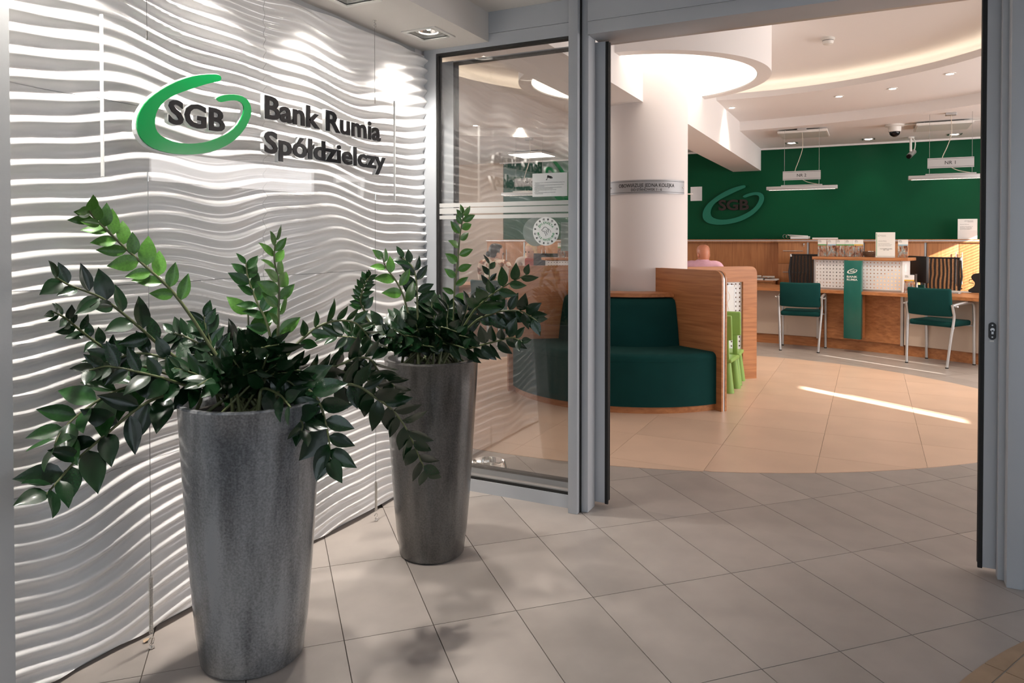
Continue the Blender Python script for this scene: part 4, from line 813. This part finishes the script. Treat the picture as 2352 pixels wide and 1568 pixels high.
tag(MB().box(-.10, .10, -.11, .11, 0, .010).build('dark_folder', 'black_plastic', None, loc=(ledge_x(1770) - .16, 8.40, LZ)), 'thin dark folder lying on the ledge left of the binder'.replace(' left of', ' beside'), 'folder')
ds = thing('document_stand', 'clear acrylic stand with a white letter on the ledge by the double-door cabinet', 'notice', (pt(2222, 545, 8.4).x, 8.4, LZ)); MB().box(-.115, .115, -.002, .002, 0, .28).build('letter', 'paper', ds); MB().box(-.122, .122, -.03, -.027, 0, .12).box(-.122, .122, -.03, .03, 0, .004).build('acrylic_stand', 'thin_acrylic', ds)
text('letter_heading', 'Bank Rumia\nSpółdzielczy', .014, 'print_grey', ds, face_front((.0, -.003, .25)), .0002, 0, 'LEFT'); text('letter_text', 'Szanowni Państwo,\n\nuprzejmie informujemy, że\ndokumenty i tabela opłat\nsą dostępne w placówce\noraz na stronie Banku', .014, 'print_grey', ds, face_front((-.09, -.003, .20)), .0002, 0, 'LEFT')
flat_poly('emblem', logo_poly(.03, .018), 0, .0005, 'print_grey', ds, face_front((-.02, -.003, .255)))

# ------------------------------------------------------------------ pendant desk lamps with number plates
def pendant(num, x, y, zb, wbar, wsign, ztop, label):
    p = thing('pendant_lamp', label, 'pendant lamp', (x, y, zb), 0, 'number plate pendant lamps over the counter'); H = ztop - zb
    MB().rbox(-wbar / 2, wbar / 2, -.045, .045, 0, .045, .004, 2).build('lamp_bar', 'alu', p, 40); MB().rbox(-wsign / 2 - .02, wsign / 2 + .02, -.025, .025, .045, .062, .003, 1).build('bar_spine', 'alu', p, 40); MB().box(-wbar / 2 + .03, wbar / 2 - .03, -.035, .035, -.002, .001).build('louvre', 'lamp_louvre', p)
    for k in range(int(wbar / .045)): MB().box(-wbar / 2 + .035 + .045 * k, -wbar / 2 + .039 + .045 * k, -.036, .036, -.012, .0).build('louvre_blade', 'steel', p)
    MB().box(-wsign / 2, wsign / 2, -.006, .006, .125, .24).build('plate', 'alu', p)
    for z in (.137, .226): MB().box(-wsign / 2, wsign / 2, -.0065, -.006, z, z + .003).build('plate_line', 'ink', p)
    text('plate_text', 'NR %d' % num, .055, 'ink', p, face_front((0, -.0066, .165)), .0004, .005)
    for s_ in (-1, 1): MB().cyl((s_ * (wsign / 2 - .02), 0, .06), (s_ * (wsign / 2 - .02), 0, H), .0015, n=6).build('suspension_wire', 'chrome_dark', p)
    MB().tube(spline([(0, .008, H), (.01, .02, H * .7), (-.03, .02, H * .5), (-.08, .01, .24), (-.05, .02, .18), (.06, .02, .10), (wsign * .45, .01, .06)], 30), .004, 6).build('power_cable', 'cable', p, 60)
    MB().rbox(-.055, .055, -.035, .035, H - .03, H, .004, 1).build('ceiling_box', 'alu', p, 40)
a, b = pt(1761, 437, 6.7), pt(1924, 433, 6.7); c_ = pt(1841, 410, 6.7); pendant(2, (a.x + b.x) / 2, 6.7, (a.z + b.z) / 2, b.x - a.x, .455, 2.80, 'slim silver pendant lamp with plate NR 2 over the counter')
a = pt(2086, 417, 6.25); pendant(1, a.x + .42, 6.25, pt(2160, 411, 6.25).z, .84, .455, 2.80, 'slim silver pendant lamp with plate NR 1 near the doorway side')
a, b = pt(1143, 450, 5.95), pt(1245, 450, 5.95); pendant(4, (a.x + b.x) / 2 + .15, 5.95, a.z, .84, .455, 2.80, 'slim silver pendant lamp with plate NR 4 seen through the window')
def heater(x, y, label, lit=False, sz=.30, z=2.80):
    t = thing('ceiling_panel', label, 'ceiling panel', (x, y, z - .05), 0, 'flat square ceiling panels'); MB().rbox(-sz, sz, -sz, sz, 0, .03, .003, 1).build('frame', 'white_plastic', t, 40); MB().box(-sz + .015, sz - .015, -sz + .015, sz - .015, -.002, 0).build('panel', 'lamp_panel' if lit else 'white_acryl', t)
    for sx in (-1, 1):
        for sy in (-1, 1): MB().cyl((sx * sz * .7, sy * sz * .7, .03), (sx * sz * .7, sy * sz * .7, .05), .008, n=8).build('spacer', 'alu', t)
heater(.54, 7.0, 'flat unlit square ceiling panel above the plate NR 2'); heater(2.13, 7.06, 'flat unlit square ceiling panel beside the dome camera'); q = gz(1222, 357, 2.75); heater(q.x, q.y, 'bright lit square ceiling panel above the plate NR 4', True)
sd = thing('smoke_detector', 'round white smoke detector on the high ceiling', 'smoke detector', (.979, 3.893, 3.205)); MB().lathe([(.06, 0), (.06, -.018), (.052, -.026), (.048, -.028), (.048, -.034), (.050, -.036), (.044, -.060), (.030, -.066), (.001, -.067)], 32).build('body', 'white_plastic', sd, 40); MB().lathe([(.047, -.027), (.0485, -.027), (.0485, -.035), (.047, -.035)], 32, closed=True).build('slot', 'print_grey', sd)
dm = thing('dome_camera', 'white dome security camera with dark lens under the lower ceiling', 'camera', (1.602, 6.913, 2.80)); MB().lathe([(.11, 0), (.11, -.02), (.075, -.03), (.072, -.085), (.066, -.09)], 32).build('housing', 'white_plastic', dm, 40); MB().ball((0, 0, -.09), .062, 24, 14).build('dome', 'black_gloss', dm, 60)
MB().tube([(.1, 0, -.012), (1.0, -.05, -.012), (1.9, -.1, -.012)], .008, 8).build('cable_duct', 'white_plastic', dm, 60)
bc = thing('bullet_camera', 'small bullet camera hanging on a white bracket before the green wall', 'camera', (1.837, 8.231, 2.80)); MB().cyl((0, 0, 0), (0, 0, -.02), .045, n=20).build('mount', 'white_plastic', bc, 40); MB().cyl((0, 0, -.02), (0, 0, -.20), .016, n=12).build('bracket', 'white_plastic', bc, 40)
MB().tube(spline([(.03, 0, -.01), (.055, 0, -.08), (.05, .02, -.16), (.03, .03, -.21)], 12), .007, 6).build('cable', 'white_plastic', bc, 60); MB().cyl((.04, .06, -.20), (-.02, -.06, -.27), .036, n=20).build('body', 'alu', bc, 40); MB().cyl((-.02, -.06, -.27), (-.03, -.08, -.282), .03, n=18).build('lens', 'black_gloss', bc, 40)
wsgn = thing('side_sign', 'small silver flag sign sticking out behind the white column', 'sign', (-.16, 3.45, 1.72)); MB().box(-.005, .10, -.003, .003, 0, .13).build('plate', 'alu', wsgn); MB().cyl((-.03, 0, .065), (.02, 0, .065), .006, n=8).build('pin', 'steel', wsgn)

# ------------------------------------------------------------------ people
def skin_body(name, J, E, root, mats, seg_mat, parent):
    me = bpy.data.meshes.new('sk'); names = list(J); me.from_pydata([J[n][0] for n in names], [(names.index(a), names.index(b)) for a, b, *_ in E], [])
    o = bpy.data.objects.new('sk', me); COL.objects.link(o); md = o.modifiers.new('s', 'SKIN'); md.use_smooth_shade = True; md.branch_smoothing = .6
    for i, n in enumerate(names): r_ = J[n][1]; me.skin_vertices[0].data[i].radius = r_ if isinstance(r_, tuple) else (r_, r_); me.skin_vertices[0].data[i].use_root = (n == root)
    sb = o.modifiers.new('u', 'SUBSURF'); sb.levels = 2; sb.render_levels = 2; bpy.context.view_layer.update()
    m2 = bpy.data.meshes.new_from_object(o.evaluated_get(bpy.context.evaluated_depsgraph_get())); bpy.data.objects.remove(o)
    m2.materials.clear(); [m2.materials.append(MATS[m]) for m in mats]
    segs = [(Vector(J[a][0]), Vector(J[b][0]), seg_mat(a, b)) for a, b in E]
    for f in m2.polygons:
        c = f.center; best = (9, 0)
        for a, b, k in segs:
            d = b - a; t = max(0, min(1, (c - a).dot(d) / max(1e-9, d.dot(d)))); best = min(best, ((c - a - d * t).length, k))
        f.material_index = best[1]
    m2.shade_smooth(); return obj(name, m2, parent)
def head_mesh(tilt=0):
    b = MB(); prof = [(.001, -.115), (.035, -.112), (.052, -.09), (.062, -.055), (.070, -.01), (.076, .035), (.074, .075), (.060, .105), (.035, .122), (.001, .127)]
    b.lathe(prof, 22); b.v = [(x * 1.06, y * (1.22 if y < 0 else 1.12) - (.012 if y > 0 and z < -.06 else 0), z) for x, y, z in b.v]       # face looks to +y
    b.v = [(x, y + (.020 * max(0, 1 - abs(x) / .016) * max(0, 1 - abs(z + .03) / .035) if y > .04 else 0), z) for x, y, z in b.v]; return b
def person(label, loc, rz, shirt, pants, skin, hair, head_turn=0, lean=0.0, reach=.30):
    p = thing('person', label, 'person', (*loc, 0), rz)
    J = {'pelvis': ((0, 0, .50), (.17, .12)), 'belly': ((0, .01 + lean * .3, .66), (.165, .115)), 'chest': ((0, .02 + lean, .90), (.18, .115)), 'coll': ((0, .015 + lean * 1.2, 1.055), (.11, .085)), 'neck': ((0, .03 + lean * 1.3, 1.10), .064), 'skull': ((0, .04 + lean * 1.4, 1.12), .055)}
    E = [('pelvis', 'belly'), ('belly', 'chest'), ('chest', 'coll'), ('coll', 'neck'), ('neck', 'skull')]
    for s_, n in ((-1, 'l'), (1, 'r')):
        ex = lean
        J.update({'sho' + n: ((s_ * .20, .02 + ex, 1.045), .072), 'elb' + n: ((s_ * .245, .10 + ex, .70), .046), 'wri' + n: ((s_ * .15, .10 + ex + reach * .8, .765), .030), 'pal' + n: ((s_ * .13, .10 + ex + reach, .765), (.034, .018))})
        E += [('coll', 'sho' + n), ('sho' + n, 'elb' + n), ('elb' + n, 'wri' + n), ('wri' + n, 'pal' + n)]
        for k in range(4): J['f%d%s' % (k, n)] = ((s_ * .13 + (k - 1.5) * .020, .17 + ex + reach, .76), .009); J['g%d%s' % (k, n)] = ((s_ * .13 + (k - 1.5) * .020, .205 + ex + reach - .006 * abs(k - 1.5), .752), .008); E += [('pal' + n, 'f%d%s' % (k, n)), ('f%d%s' % (k, n), 'g%d%s' % (k, n))]
        J['th' + n] = ((s_ * .13 - s_ * .05, .13 + ex + reach, .758), .010); E.append(('pal' + n, 'th' + n))
        J.update({'hip' + n: ((s_ * .10, .03, .49), .095), 'kne' + n: ((s_ * .13, .44, .50), .070), 'ank' + n: ((s_ * .13, .42, .09), .046), 'toe' + n: ((s_ * .14, .58, .045), .040)})
        E += [('pelvis', 'hip' + n), ('hip' + n, 'kne' + n), ('kne' + n, 'ank' + n), ('ank' + n, 'toe' + n)]
    def sm(a, b):
        if b in ('neck', 'skull') or b[:3] == 'pal' or b[0] in 'fg' or b[:2] == 'th': return 1
        return 2 if b[:3] in ('kne', 'ank', 'hip') else 3 if b[:3] == 'toe' else 0
    body = skin_body('body', J, E, 'pelvis', [shirt, skin, pants, 'black_plastic'], sm, p)
    hc = Vector((0, .06 + lean * 1.4, 1.175)); HM = Matrix.Translation(hc) @ Matrix.Rotation(head_turn, 4, 'Z') @ Matrix.Rotation(R(-8), 4, 'X')
    hd = head_mesh(); hd.xform(HM); me = hd.mesh('head', skin, 80); bm = bmesh.new(); bm.from_mesh(body.data); n0 = len(bm.faces); bm.from_mesh(me); bm.faces.ensure_lookup_table()
    for f in bm.faces[n0:]: f.material_index = 1
    ear = MB()
    for s_ in (-1, 1): ear.ball((s_ * .077, -.005, -.005), .03, 10, 8, sc=(.35, .7, 1))
    ear.xform(HM); em = ear.mesh('e', skin, 80); n1 = len(bm.faces); bm.from_mesh(em); bm.faces.ensure_lookup_table()
    for f in bm.faces[n1:]: f.material_index = 1
    for f in bm.faces: f.smooth = True
    bm.to_mesh(body.data); bm.free()
    for s_ in (-1, 1):
        e = MB().ball((s_ * .031, .078, .012), .010, 10, 6); e.xform(HM); e.build('eye', 'ink', p, 60)
    m_ = MB().ball((0, .074, -.065), .02, 10, 6, sc=(1, .35, .22)); m_.xform(HM); m_.build('mouth', 'scarf_red', p, 60)
    return p, HM
man, HM = person('bald person in a pink shirt seated with back turned at the counter', (pt(1613, 600, 5.72).x, 5.72), R(4), 'pink_shirt', 'trousers', 'skin_red', None, R(38), .03)
cl = MB().lathe([(.070, 0), (.078, .004), (.072, .045), (.066, .047)], 24); cl.v = [(x, y + .03 + .035, z + 1.07) for x, y, z in cl.v]; cl.build('collar', 'pink_shirt', man, 60)
wo, HM = person('person in a patterned blouse with dark pinned hair seated behind the window', (pt(1128, 600, 5.05).x, 5.05), R(-6), 'floral_blouse', 'trousers', 'skin', 'hair_black', R(-42), .05)
h_ = MB(); h_.lathe([(.080, -.02), (.085, .03), (.082, .08), (.066, .115), (.038, .133), (.001, .138)], 24); h_.v = [(x, y * 1.16 - .016, z + (.05 if y > .03 else -.035 if y < -.02 else 0) * (1 if z < .02 else 0)) for x, y, z in h_.v]; h_.ball((0, -.105, -.015), .042, 14, 10); h_.xform(HM); h_.build('hair', 'hair_black', wo, 70)
gl_ = MB()
for s_ in (-1, 1): gl_.tube([(s_ * .035 + .026 * math.cos(a), .094, .012 + .02 * math.sin(a)) for a in [2 * PI * k / 14 for k in range(15)]], .002, 5)
gl_.xform(HM); gl_.build('glasses', 'wicker', wo)
visitor_chair(pt(1128, 600, 5.05).x, 4.93, R(-6), 'dark green visitor chair carrying the person in patterned blouse'); visitor_chair(pt(1613, 600, 5.72).x, 5.60, R(4), 'dark green visitor chair carrying the person in pink shirt')
bx_, by_ = pt(1222, 600, 6.95).x, 6.95
bl, HM = person('blond person with a red scarf seated behind the far desk', (bx_, by_), R(192), 'white_cloth', 'trousers', 'skin', 'hair_blond', R(-28), .03, .22)
h_ = MB(); h_.lathe([(.086, -.02), (.090, .03), (.084, .085), (.066, .12), (.038, .135), (.001, .139)], 24); h_.v = [(x, y * 1.12 - .018, z + (.07 if y > .03 and z < .02 else 0)) for x, y, z in h_.v]; h_.xform(HM); h_.build('hair', 'hair_blond', bl, 70)
for s_ in (-1, 1): c = MB().tube([HM @ Vector(q) for q in ((s_ * .080, -.02, .02), (s_ * .092, -.01, -.08), (s_ * .095, .02, -.18), (s_ * .085, .06, -.28))], [.03, .034, .032, .012], 10); c.build('hair_strand', 'hair_blond', bl, 70)
sf = MB().lathe([(.075, 0), (.105, .005), (.10, .07), (.07, .085)], 24); sf.v = [(x, y * .9 + .07, z + 1.0) for x, y, z in sf.v]; sf.add(*(lambda q: (q.v, q.f))(grid_box(-.08, .08, .13, .17, .72, 1.06, .015, 4))); sf.build('scarf', 'scarf_red', bl, 60)
office_chair(bx_, by_ + .02, R(192) + PI, 'black mesh office chair of the blond person at the far desk', 1.05)
# far desk screen seen through the window
fo = PO(5.2, -33); fs = thing('counter_screen', 'raised counter screen of perforated board at the far desk behind the window', 'screen', (fo.x, fo.y, .742), R(33))
pegboard('perforated_board', .9, .30, 22, 7, .0125, 'white_board', fs, rot_rows((1, 0, 0), (0, 0, 1), (0, -1, 0), (.47, -.004, .02))); box('end_post', 'alu', fs, .45, .468, -.015, .02, 0, .33); box('bottom_rail', 'alu', fs, .468, 1.37, -.012, .01, 0, .02); box('shelf', 'wood_h', fs, .43, 1.40, -.05, .28, .33, .366, .003)
q = pt(1262, 590, 6.55); monitor(q.x, 6.55, R(12), 'black monitor on the far desk beside the blond person')
holder(0, 0, 0, R(33), 'brochure_2', 'leaflet holder on the far desk screen near its end post', place=(fo.x + .68 * math.cos(R(33)), fo.y + .68 * math.sin(R(33)), 1.108)); holder(0, 0, 0, R(33), 'brochure_0', 'leaflet holder on the far desk screen behind the round sticker', place=(fo.x + .85 * math.cos(R(33)), fo.y + .85 * math.sin(R(33)), 1.108))

# ------------------------------------------------------------------ planters with zamioculcas
def leaf_mesh(name, mat, curl, fold, wide):
    nx, ny = 4, 7; vs = []; fs = []
    for j in range(ny + 1):
        t = j / ny; wdt = wide * (math.sin(PI * min(1, t * 1.02) ** 0.82) ** 0.85) * (1 - .12 * t) if 0 < t < 1 else 0.004
        for i in range(nx + 1):
            x = (i / nx - .5) * 2; vs.append((x * wdt * .5, t, fold * abs(x) * wdt * .5 - curl * t * t + .012 * math.sin(9 * t) * abs(x)))
    for j in range(ny):
        for i in range(nx): a = j * (nx + 1) + i; fs.append((a, a + 1, a + nx + 2, a + nx + 1))
    m = MB().add(vs, fs).mesh(name, mat, 80); return m
LM = {k: [leaf_mesh('leaf', m, c, f, w) for c, f, w in ((.10, .22, .52), (.24, .15, .59), (.02, .30, .47))] for k, m in (('d', 'leaf_dark'), ('m', 'leaf_mid'), ('b', 'leaf_bright'))}
def plant(label, cx, cy, rb, rr, hgt, potmat, stems, baseY):
    t = thing('potted_plant', label, 'potted plant', (cx, cy, 0)); th = .018
    prof = [(.001, 0), (rb - .012, 0), (rb, .010)] + [(rb + (rr - rb) * (k / 8) ** .72, .010 + (hgt - .02) * k / 8) for k in range(1, 9)] + [(rr + .003, hgt - .006), (rr, hgt), (rr - th + .004, hgt), (rr - th, hgt - .006), (rr - th - .004, hgt - .07), (.001, hgt - .07)]
    MB().lathe(prof, 72).build('pot', potmat, t, 50)
    MB().lathe([(rr - th - .002, hgt - .05), (rr * .5, hgt - .035), (.001, hgt - .03)], 40).build('soil', 'soil', t, 60)
    base = Vector((cx, cy, 0)); rnd = random.Random(len(stems) * 13 + 5); rc_ = dep(0, 0, 1)
    u0 = stems[0][0][0][0] + 20; v0 = 905 if baseY < 2.5 else 812; stems = list(stems); q = 2.34 / baseY
    for k in range(14):
        a = k * 2.39996; e = rnd.uniform(55, 125) * q; tu, tv = u0 + e * math.cos(a) * 1.25, v0 - 38 * q - abs(e * math.sin(a)) * .45; dy = -.16 * math.sin(a) - .03
        stems.append(([(u0 + 20 * math.cos(a), v0), (u0 + .5 * (tu - u0), v0 - 40 * q), (tu, tv)], baseY + dy, 56 * q, 8, 'd', .2, rnd.uniform(.3, 1.1)))
    for pts, tipY, lpx, n, mat, f0, roll in stems:
        m = len(pts); P = []
        for k, (u, v) in enumerate(pts):
            f = (k / (m - 1)) ** 1.2; P.append(dep(u, v, baseY + (tipY - baseY) * f))
        root = P[0].copy(); d = Vector((root.x - cx, root.y - cy)); 
        d += Vector((rnd.uniform(-.5, .5) * rr, rnd.uniform(-.6, .6) * rr))
        if d.length > rr * .8: d = d * (rr * .8 / d.length)
        P[0] = Vector((cx + d.x, cy + d.y, hgt - .045))
        path = spline(P, 26); L = len(path); stm = 'stem_dark' if mat == 'k' else 'stem_green'; mm = 'd' if mat == 'k' else mat
        r0 = .0062 if m > 3 else .005
        st = MB().tube([p - base for p in path], [r0 * (1 - .62 * i / (L - 1)) for i in range(L)], 7).build('stem', stm, t, 60)
        side0 = None
        for i in range(n):
            f = f0 + (1 - f0) * (i + .5) / n; x = f * (L - 1); k = min(int(x), L - 2); p = path[k].lerp(path[k + 1], x - k); tan = (path[min(k + 1, L - 1)] - path[max(k - 1, 0)]).normalized()
            view = (p - CAM).normalized(); side = tan.cross(view).normalized(); nrm = side.cross(tan).normalized()
            if nrm.dot(view) > 0: nrm = -nrm
            s_ = 1 if i % 2 else -1; a = roll + rnd.uniform(-.35, .35)
            sd = (side * math.cos(a) + nrm * math.sin(a)) * s_; up = (nrm * math.cos(a) - side * math.sin(a))
            ang = rnd.uniform(.75, 1.15) * (1 - .45 * f ** 4)
            dr = (tan * math.cos(ang) + sd * math.sin(ang) + Vector((0, 0, rnd.uniform(-.12, .10))) + nrm * rnd.uniform(-.1, .35)).normalized()
            nz = (up + tan * rnd.uniform(-.1, .5) + sd * rnd.uniform(-.5, .3)).normalized(); X = dr.cross(nz).normalized(); nz = X.cross(dr).normalized()
            Y = (p - CAM).length; ln = lpx * Y / FPX * rnd.uniform(.82, 1.12) * (.78 + .3 * math.sin(PI * min(1, f * 1.05))) 
            cw = ln * rnd.uniform(.92, 1.1)
            M = rot_rows(X * cw, dr * ln, nz * ln, p - base + dr * .003)
            tip = p + dr * ln
            if tip.x < -0.835 or p.x < -0.84: continue
            obj('leaf', rnd.choice(LM[mm]), st, M=M)
    return t
B1 = 2.34
ST1 = [
 ([(548, 900), (500, 820), (440, 728), (391, 664), (338, 615), (285, 567), (243, 526), (215, 499), (202, 478)], 2.12, 52, 22, 'b', .30, .3),
 ([(540, 905), (470, 868), (375, 800), (330, 760), (270, 710), (225, 680), (160, 655), (127, 636)], 1.98, 60, 13, 'd', .30, .5),
 ([(535, 910), (450, 880), (300, 830), (230, 793), (180, 755), (150, 730), (122, 716)], 2.0, 36, 20, 'd', .25, .4),
 ([(540, 905), (459, 905), (382, 908), (321, 934), (244, 997), (177, 1055), (131, 1107), (107, 1135)], 1.86, 78, 17, 'd', .22, .1),
 ([(545, 905), (480, 880), (363, 872), (306, 884), (241, 910), (171, 960), (135, 1000), (125, 1028)], 1.97, 76, 15, 'm', .30, .6),
 ([(548, 905), (500, 872), (430, 840), (336, 812), (270, 822), (232, 838)], 2.12, 52, 20, 'd', .12, .3),
 ([(545, 910), (470, 888), (428, 885), (367, 866), (256, 842), (205, 850)], 2.05, 54, 20, 'd', .15, .2),
 ([(600, 905), (628, 860), (627, 830), (621, 775), (609, 732), (592, 698), (578, 663), (568, 632), (565, 603)], 2.38, 48, 16, 'm', .25, .4),
 ([(606, 905), (637, 880), (638, 787), (640, 706), (640, 649), (630, 595), (633, 548)], 2.34, 52, 15, 'b', .35, .7),
 ([(590, 905), (577, 850), (572, 780), (569, 700)], 2.36, 74, 2, 'b', .62, .2),
 ([(600, 905), (628, 860), (660, 815), (691, 781), (727, 752), (762, 738), (793, 736), (815, 741), (833, 756), (854, 785)], 2.62, 46, 18, 'm', .3, .4),
 ([(600, 905), (625, 912), (660, 927), (682, 951), (695, 974), (692, 990)], 2.18, 62, 10, 'd', .2, .2),
 ([(605, 905), (650, 890), (700, 890), (732, 922), (749, 976), (757, 1026), (756, 1058)], 2.2, 76, 14, 'd', .2, .15),
 ([(605, 905), (650, 892), (732, 884), (789, 882), (824, 887), (861, 912), (899, 939), (928, 976), (948, 1014), (968, 1061), (983, 1088)], 2.62, 58, 24, 'd', .25, .2),
 ([(605, 905), (650, 885), (700, 868), (749, 852), (799, 854), (836, 869), (874, 894), (905, 925)], 2.6, 54, 18, 'd', .2, .5),
 ([(605, 905), (640, 890), (700, 860), (789, 834), (814, 822), (849, 824), (870, 852), (899, 879), (922, 905)], 2.66, 56, 20, 'd', .2, .6),
 ([(560, 905), (530, 870), (500, 820), (478, 770), (468, 725)], 2.36, 44, 15, 'd', .2, .4),
 ([(556, 905), (520, 860), (470, 800), (430, 775), (400, 765)], 2.34, 48, 15, 'd', .2, .5),
 ([(575, 905), (555, 860), (568, 820), (600, 800), (640, 790)], 2.16, 82, 8, 'd', .35, .9),
 ([(565, 905), (545, 870), (520, 820), (545, 770)], 2.45, 56, 9, 'd', .3, .6),
 ([(585, 905), (610, 870), (640, 850), (690, 850)], 2.25, 58, 9, 'd', .2, .7),
 ([(560, 905), (500, 890), (450, 860), (400, 845)], 2.15, 50, 12, 'd', .15, .8),
 ([(575, 908), (600, 895), (640, 905), (668, 935)], 2.1, 60, 7, 'd', .2, .4),
 ([(570, 908), (530, 885), (490, 870), (455, 885)], 2.08, 52, 9, 'd', .2, .9),
 ([(585, 900), (590, 860), (600, 825), (590, 790)], 2.48, 54, 8, 'd', .3, .5),
 ([(558, 905), (535, 850), (560, 800), (600, 770)], 2.5, 46, 10, 'd', .3, .4),
 ([(580, 905), (556, 882), (530, 868), (505, 850)], 2.2, 58, 8, 'd', .2, 1.0),
 ([(590, 905), (620, 885), (655, 872), (700, 905)], 2.3, 60, 8, 'd', .2, .3),
 ([(565, 905), (545, 885), (560, 860), (590, 850)], 2.15, 52, 7, 'd', .3, 1.1),
]
plant('large zamioculcas with arching stems in a tall grey glazed planter', -0.467, -1.589, .160, .222, .842, 'pot_glaze_grey', ST1, B1)
B2 = 3.11
ST2 = [
 ([(965, 812), (955, 770), (942, 736), (927, 681), (909, 644), (886, 613), (879, 590)], 3.05, 48, 8, 'b', .42, .6),
 ([(968, 812), (962, 760), (959, 716), (958, 683), (956, 642), (946, 611), (923, 591)], 3.15, 44, 11, 'd', .42, .25),
 ([(1015, 812), (1036, 775), (1042, 736), (1044, 666), (1051, 605), (1056, 545), (1062, 508), (1064, 490)], 3.1, 34, 16, 'b', .35, .35),
 ([(1010, 808), (1034, 797), (1061, 756), (1088, 714), (1107, 695), (1134, 673), (1173, 649), (1214, 628)], 2.85, 50, 12, 'm', .45, .5),
 ([(1015, 808), (1040, 795), (1090, 739), (1124, 723), (1153, 714), (1194, 714), (1214, 724), (1233, 736)], 2.9, 48, 16, 'd', .3, .25),
 ([(1015, 812), (1050, 806), (1080, 799), (1114, 790), (1146, 782), (1177, 775), (1200, 785)], 2.82, 50, 18, 'd', .15, .3),
 ([(960, 812), (900, 790), (845, 735), (838, 715), (828, 695), (831, 673), (840, 648), (850, 634)], 3.02, 30, 20, 'm', .45, .3),
 ([(955, 812), (909, 807), (874, 791), (833, 779), (793, 773), (746, 771)], 3.0, 46, 16, 'd', .2, .3),
 ([(960, 808), (930, 780), (905, 760), (874, 748), (850, 745), (820, 752)], 3.08, 46, 14, 'd', .2, .6),
 ([(992, 812), (1000, 770), (998, 735), (990, 695)], 3.2, 56, 9, 'd', .5, .6),
 ([(1010, 812), (1022, 775), (1026, 740), (1030, 700)], 3.16, 50, 8, 'd', .55, .5),
 ([(970, 812), (952, 780), (960, 758), (990, 750), (1020, 752), (1050, 762)], 2.9, 44, 16, 'd', .25, .5),
 ([(960, 812), (940, 800), (960, 792), (1000, 797)], 2.92, 36, 10, 'd', .2, .7),
 ([(1015, 808), (1060, 780), (1105, 725), (1122, 665), (1124, 600)], 3.2, 34, 10, 'd', .5, .4),
 ([(1010, 808), (1040, 785), (1062, 740), (1078, 690)], 3.12, 56, 11, 'd', .35, .6),
 ([(980, 812), (960, 780), (930, 745), (905, 730)], 3.15, 46, 11, 'd', .3, .5),
 ([(990, 812), (985, 780), (975, 740), (960, 715)], 3.2, 46, 11, 'd', .35, .4),
 ([(1000, 812), (1020, 785), (1045, 770), (1080, 775)], 2.95, 48, 10, 'd', .25, .8),
 ([(970, 812), (945, 795), (915, 785), (890, 770)], 2.95, 44, 11, 'd', .2, .7),
 ([(985, 812), (975, 790), (960, 775), (930, 770)], 2.9, 44, 9, 'd', .2, .9),
 ([(1000, 812), (1010, 790), (1030, 775), (1060, 745)], 3.22, 46, 10, 'd', .25, .6),
 ([(990, 812), (1000, 790), (1015, 780), (1000, 765)], 2.9, 42, 8, 'd', .2, 1.0),
 ([(985, 812), (1005, 795), (1035, 790), (1070, 800)], 2.88, 46, 8, 'd', .2, .5),
]
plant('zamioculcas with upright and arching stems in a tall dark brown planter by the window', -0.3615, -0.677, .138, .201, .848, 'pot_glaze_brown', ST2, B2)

# dry leaf beside the floor hook
pbr('dry_leaf', (0.42, 0.30, 0.20), .7); q = gz(330, 1479); dl = obj('dry_leaf', leaf_mesh('dry_leaf', 'dry_leaf', .1, .5, .6), None, M=rot_rows((.03, .01, 0), (-.012, .034, 0), (0, 0, .03), (q.x, q.y, .004))); tag(dl, 'dry curled leaf lying beside the floor hook of the sign wire', 'leaf')
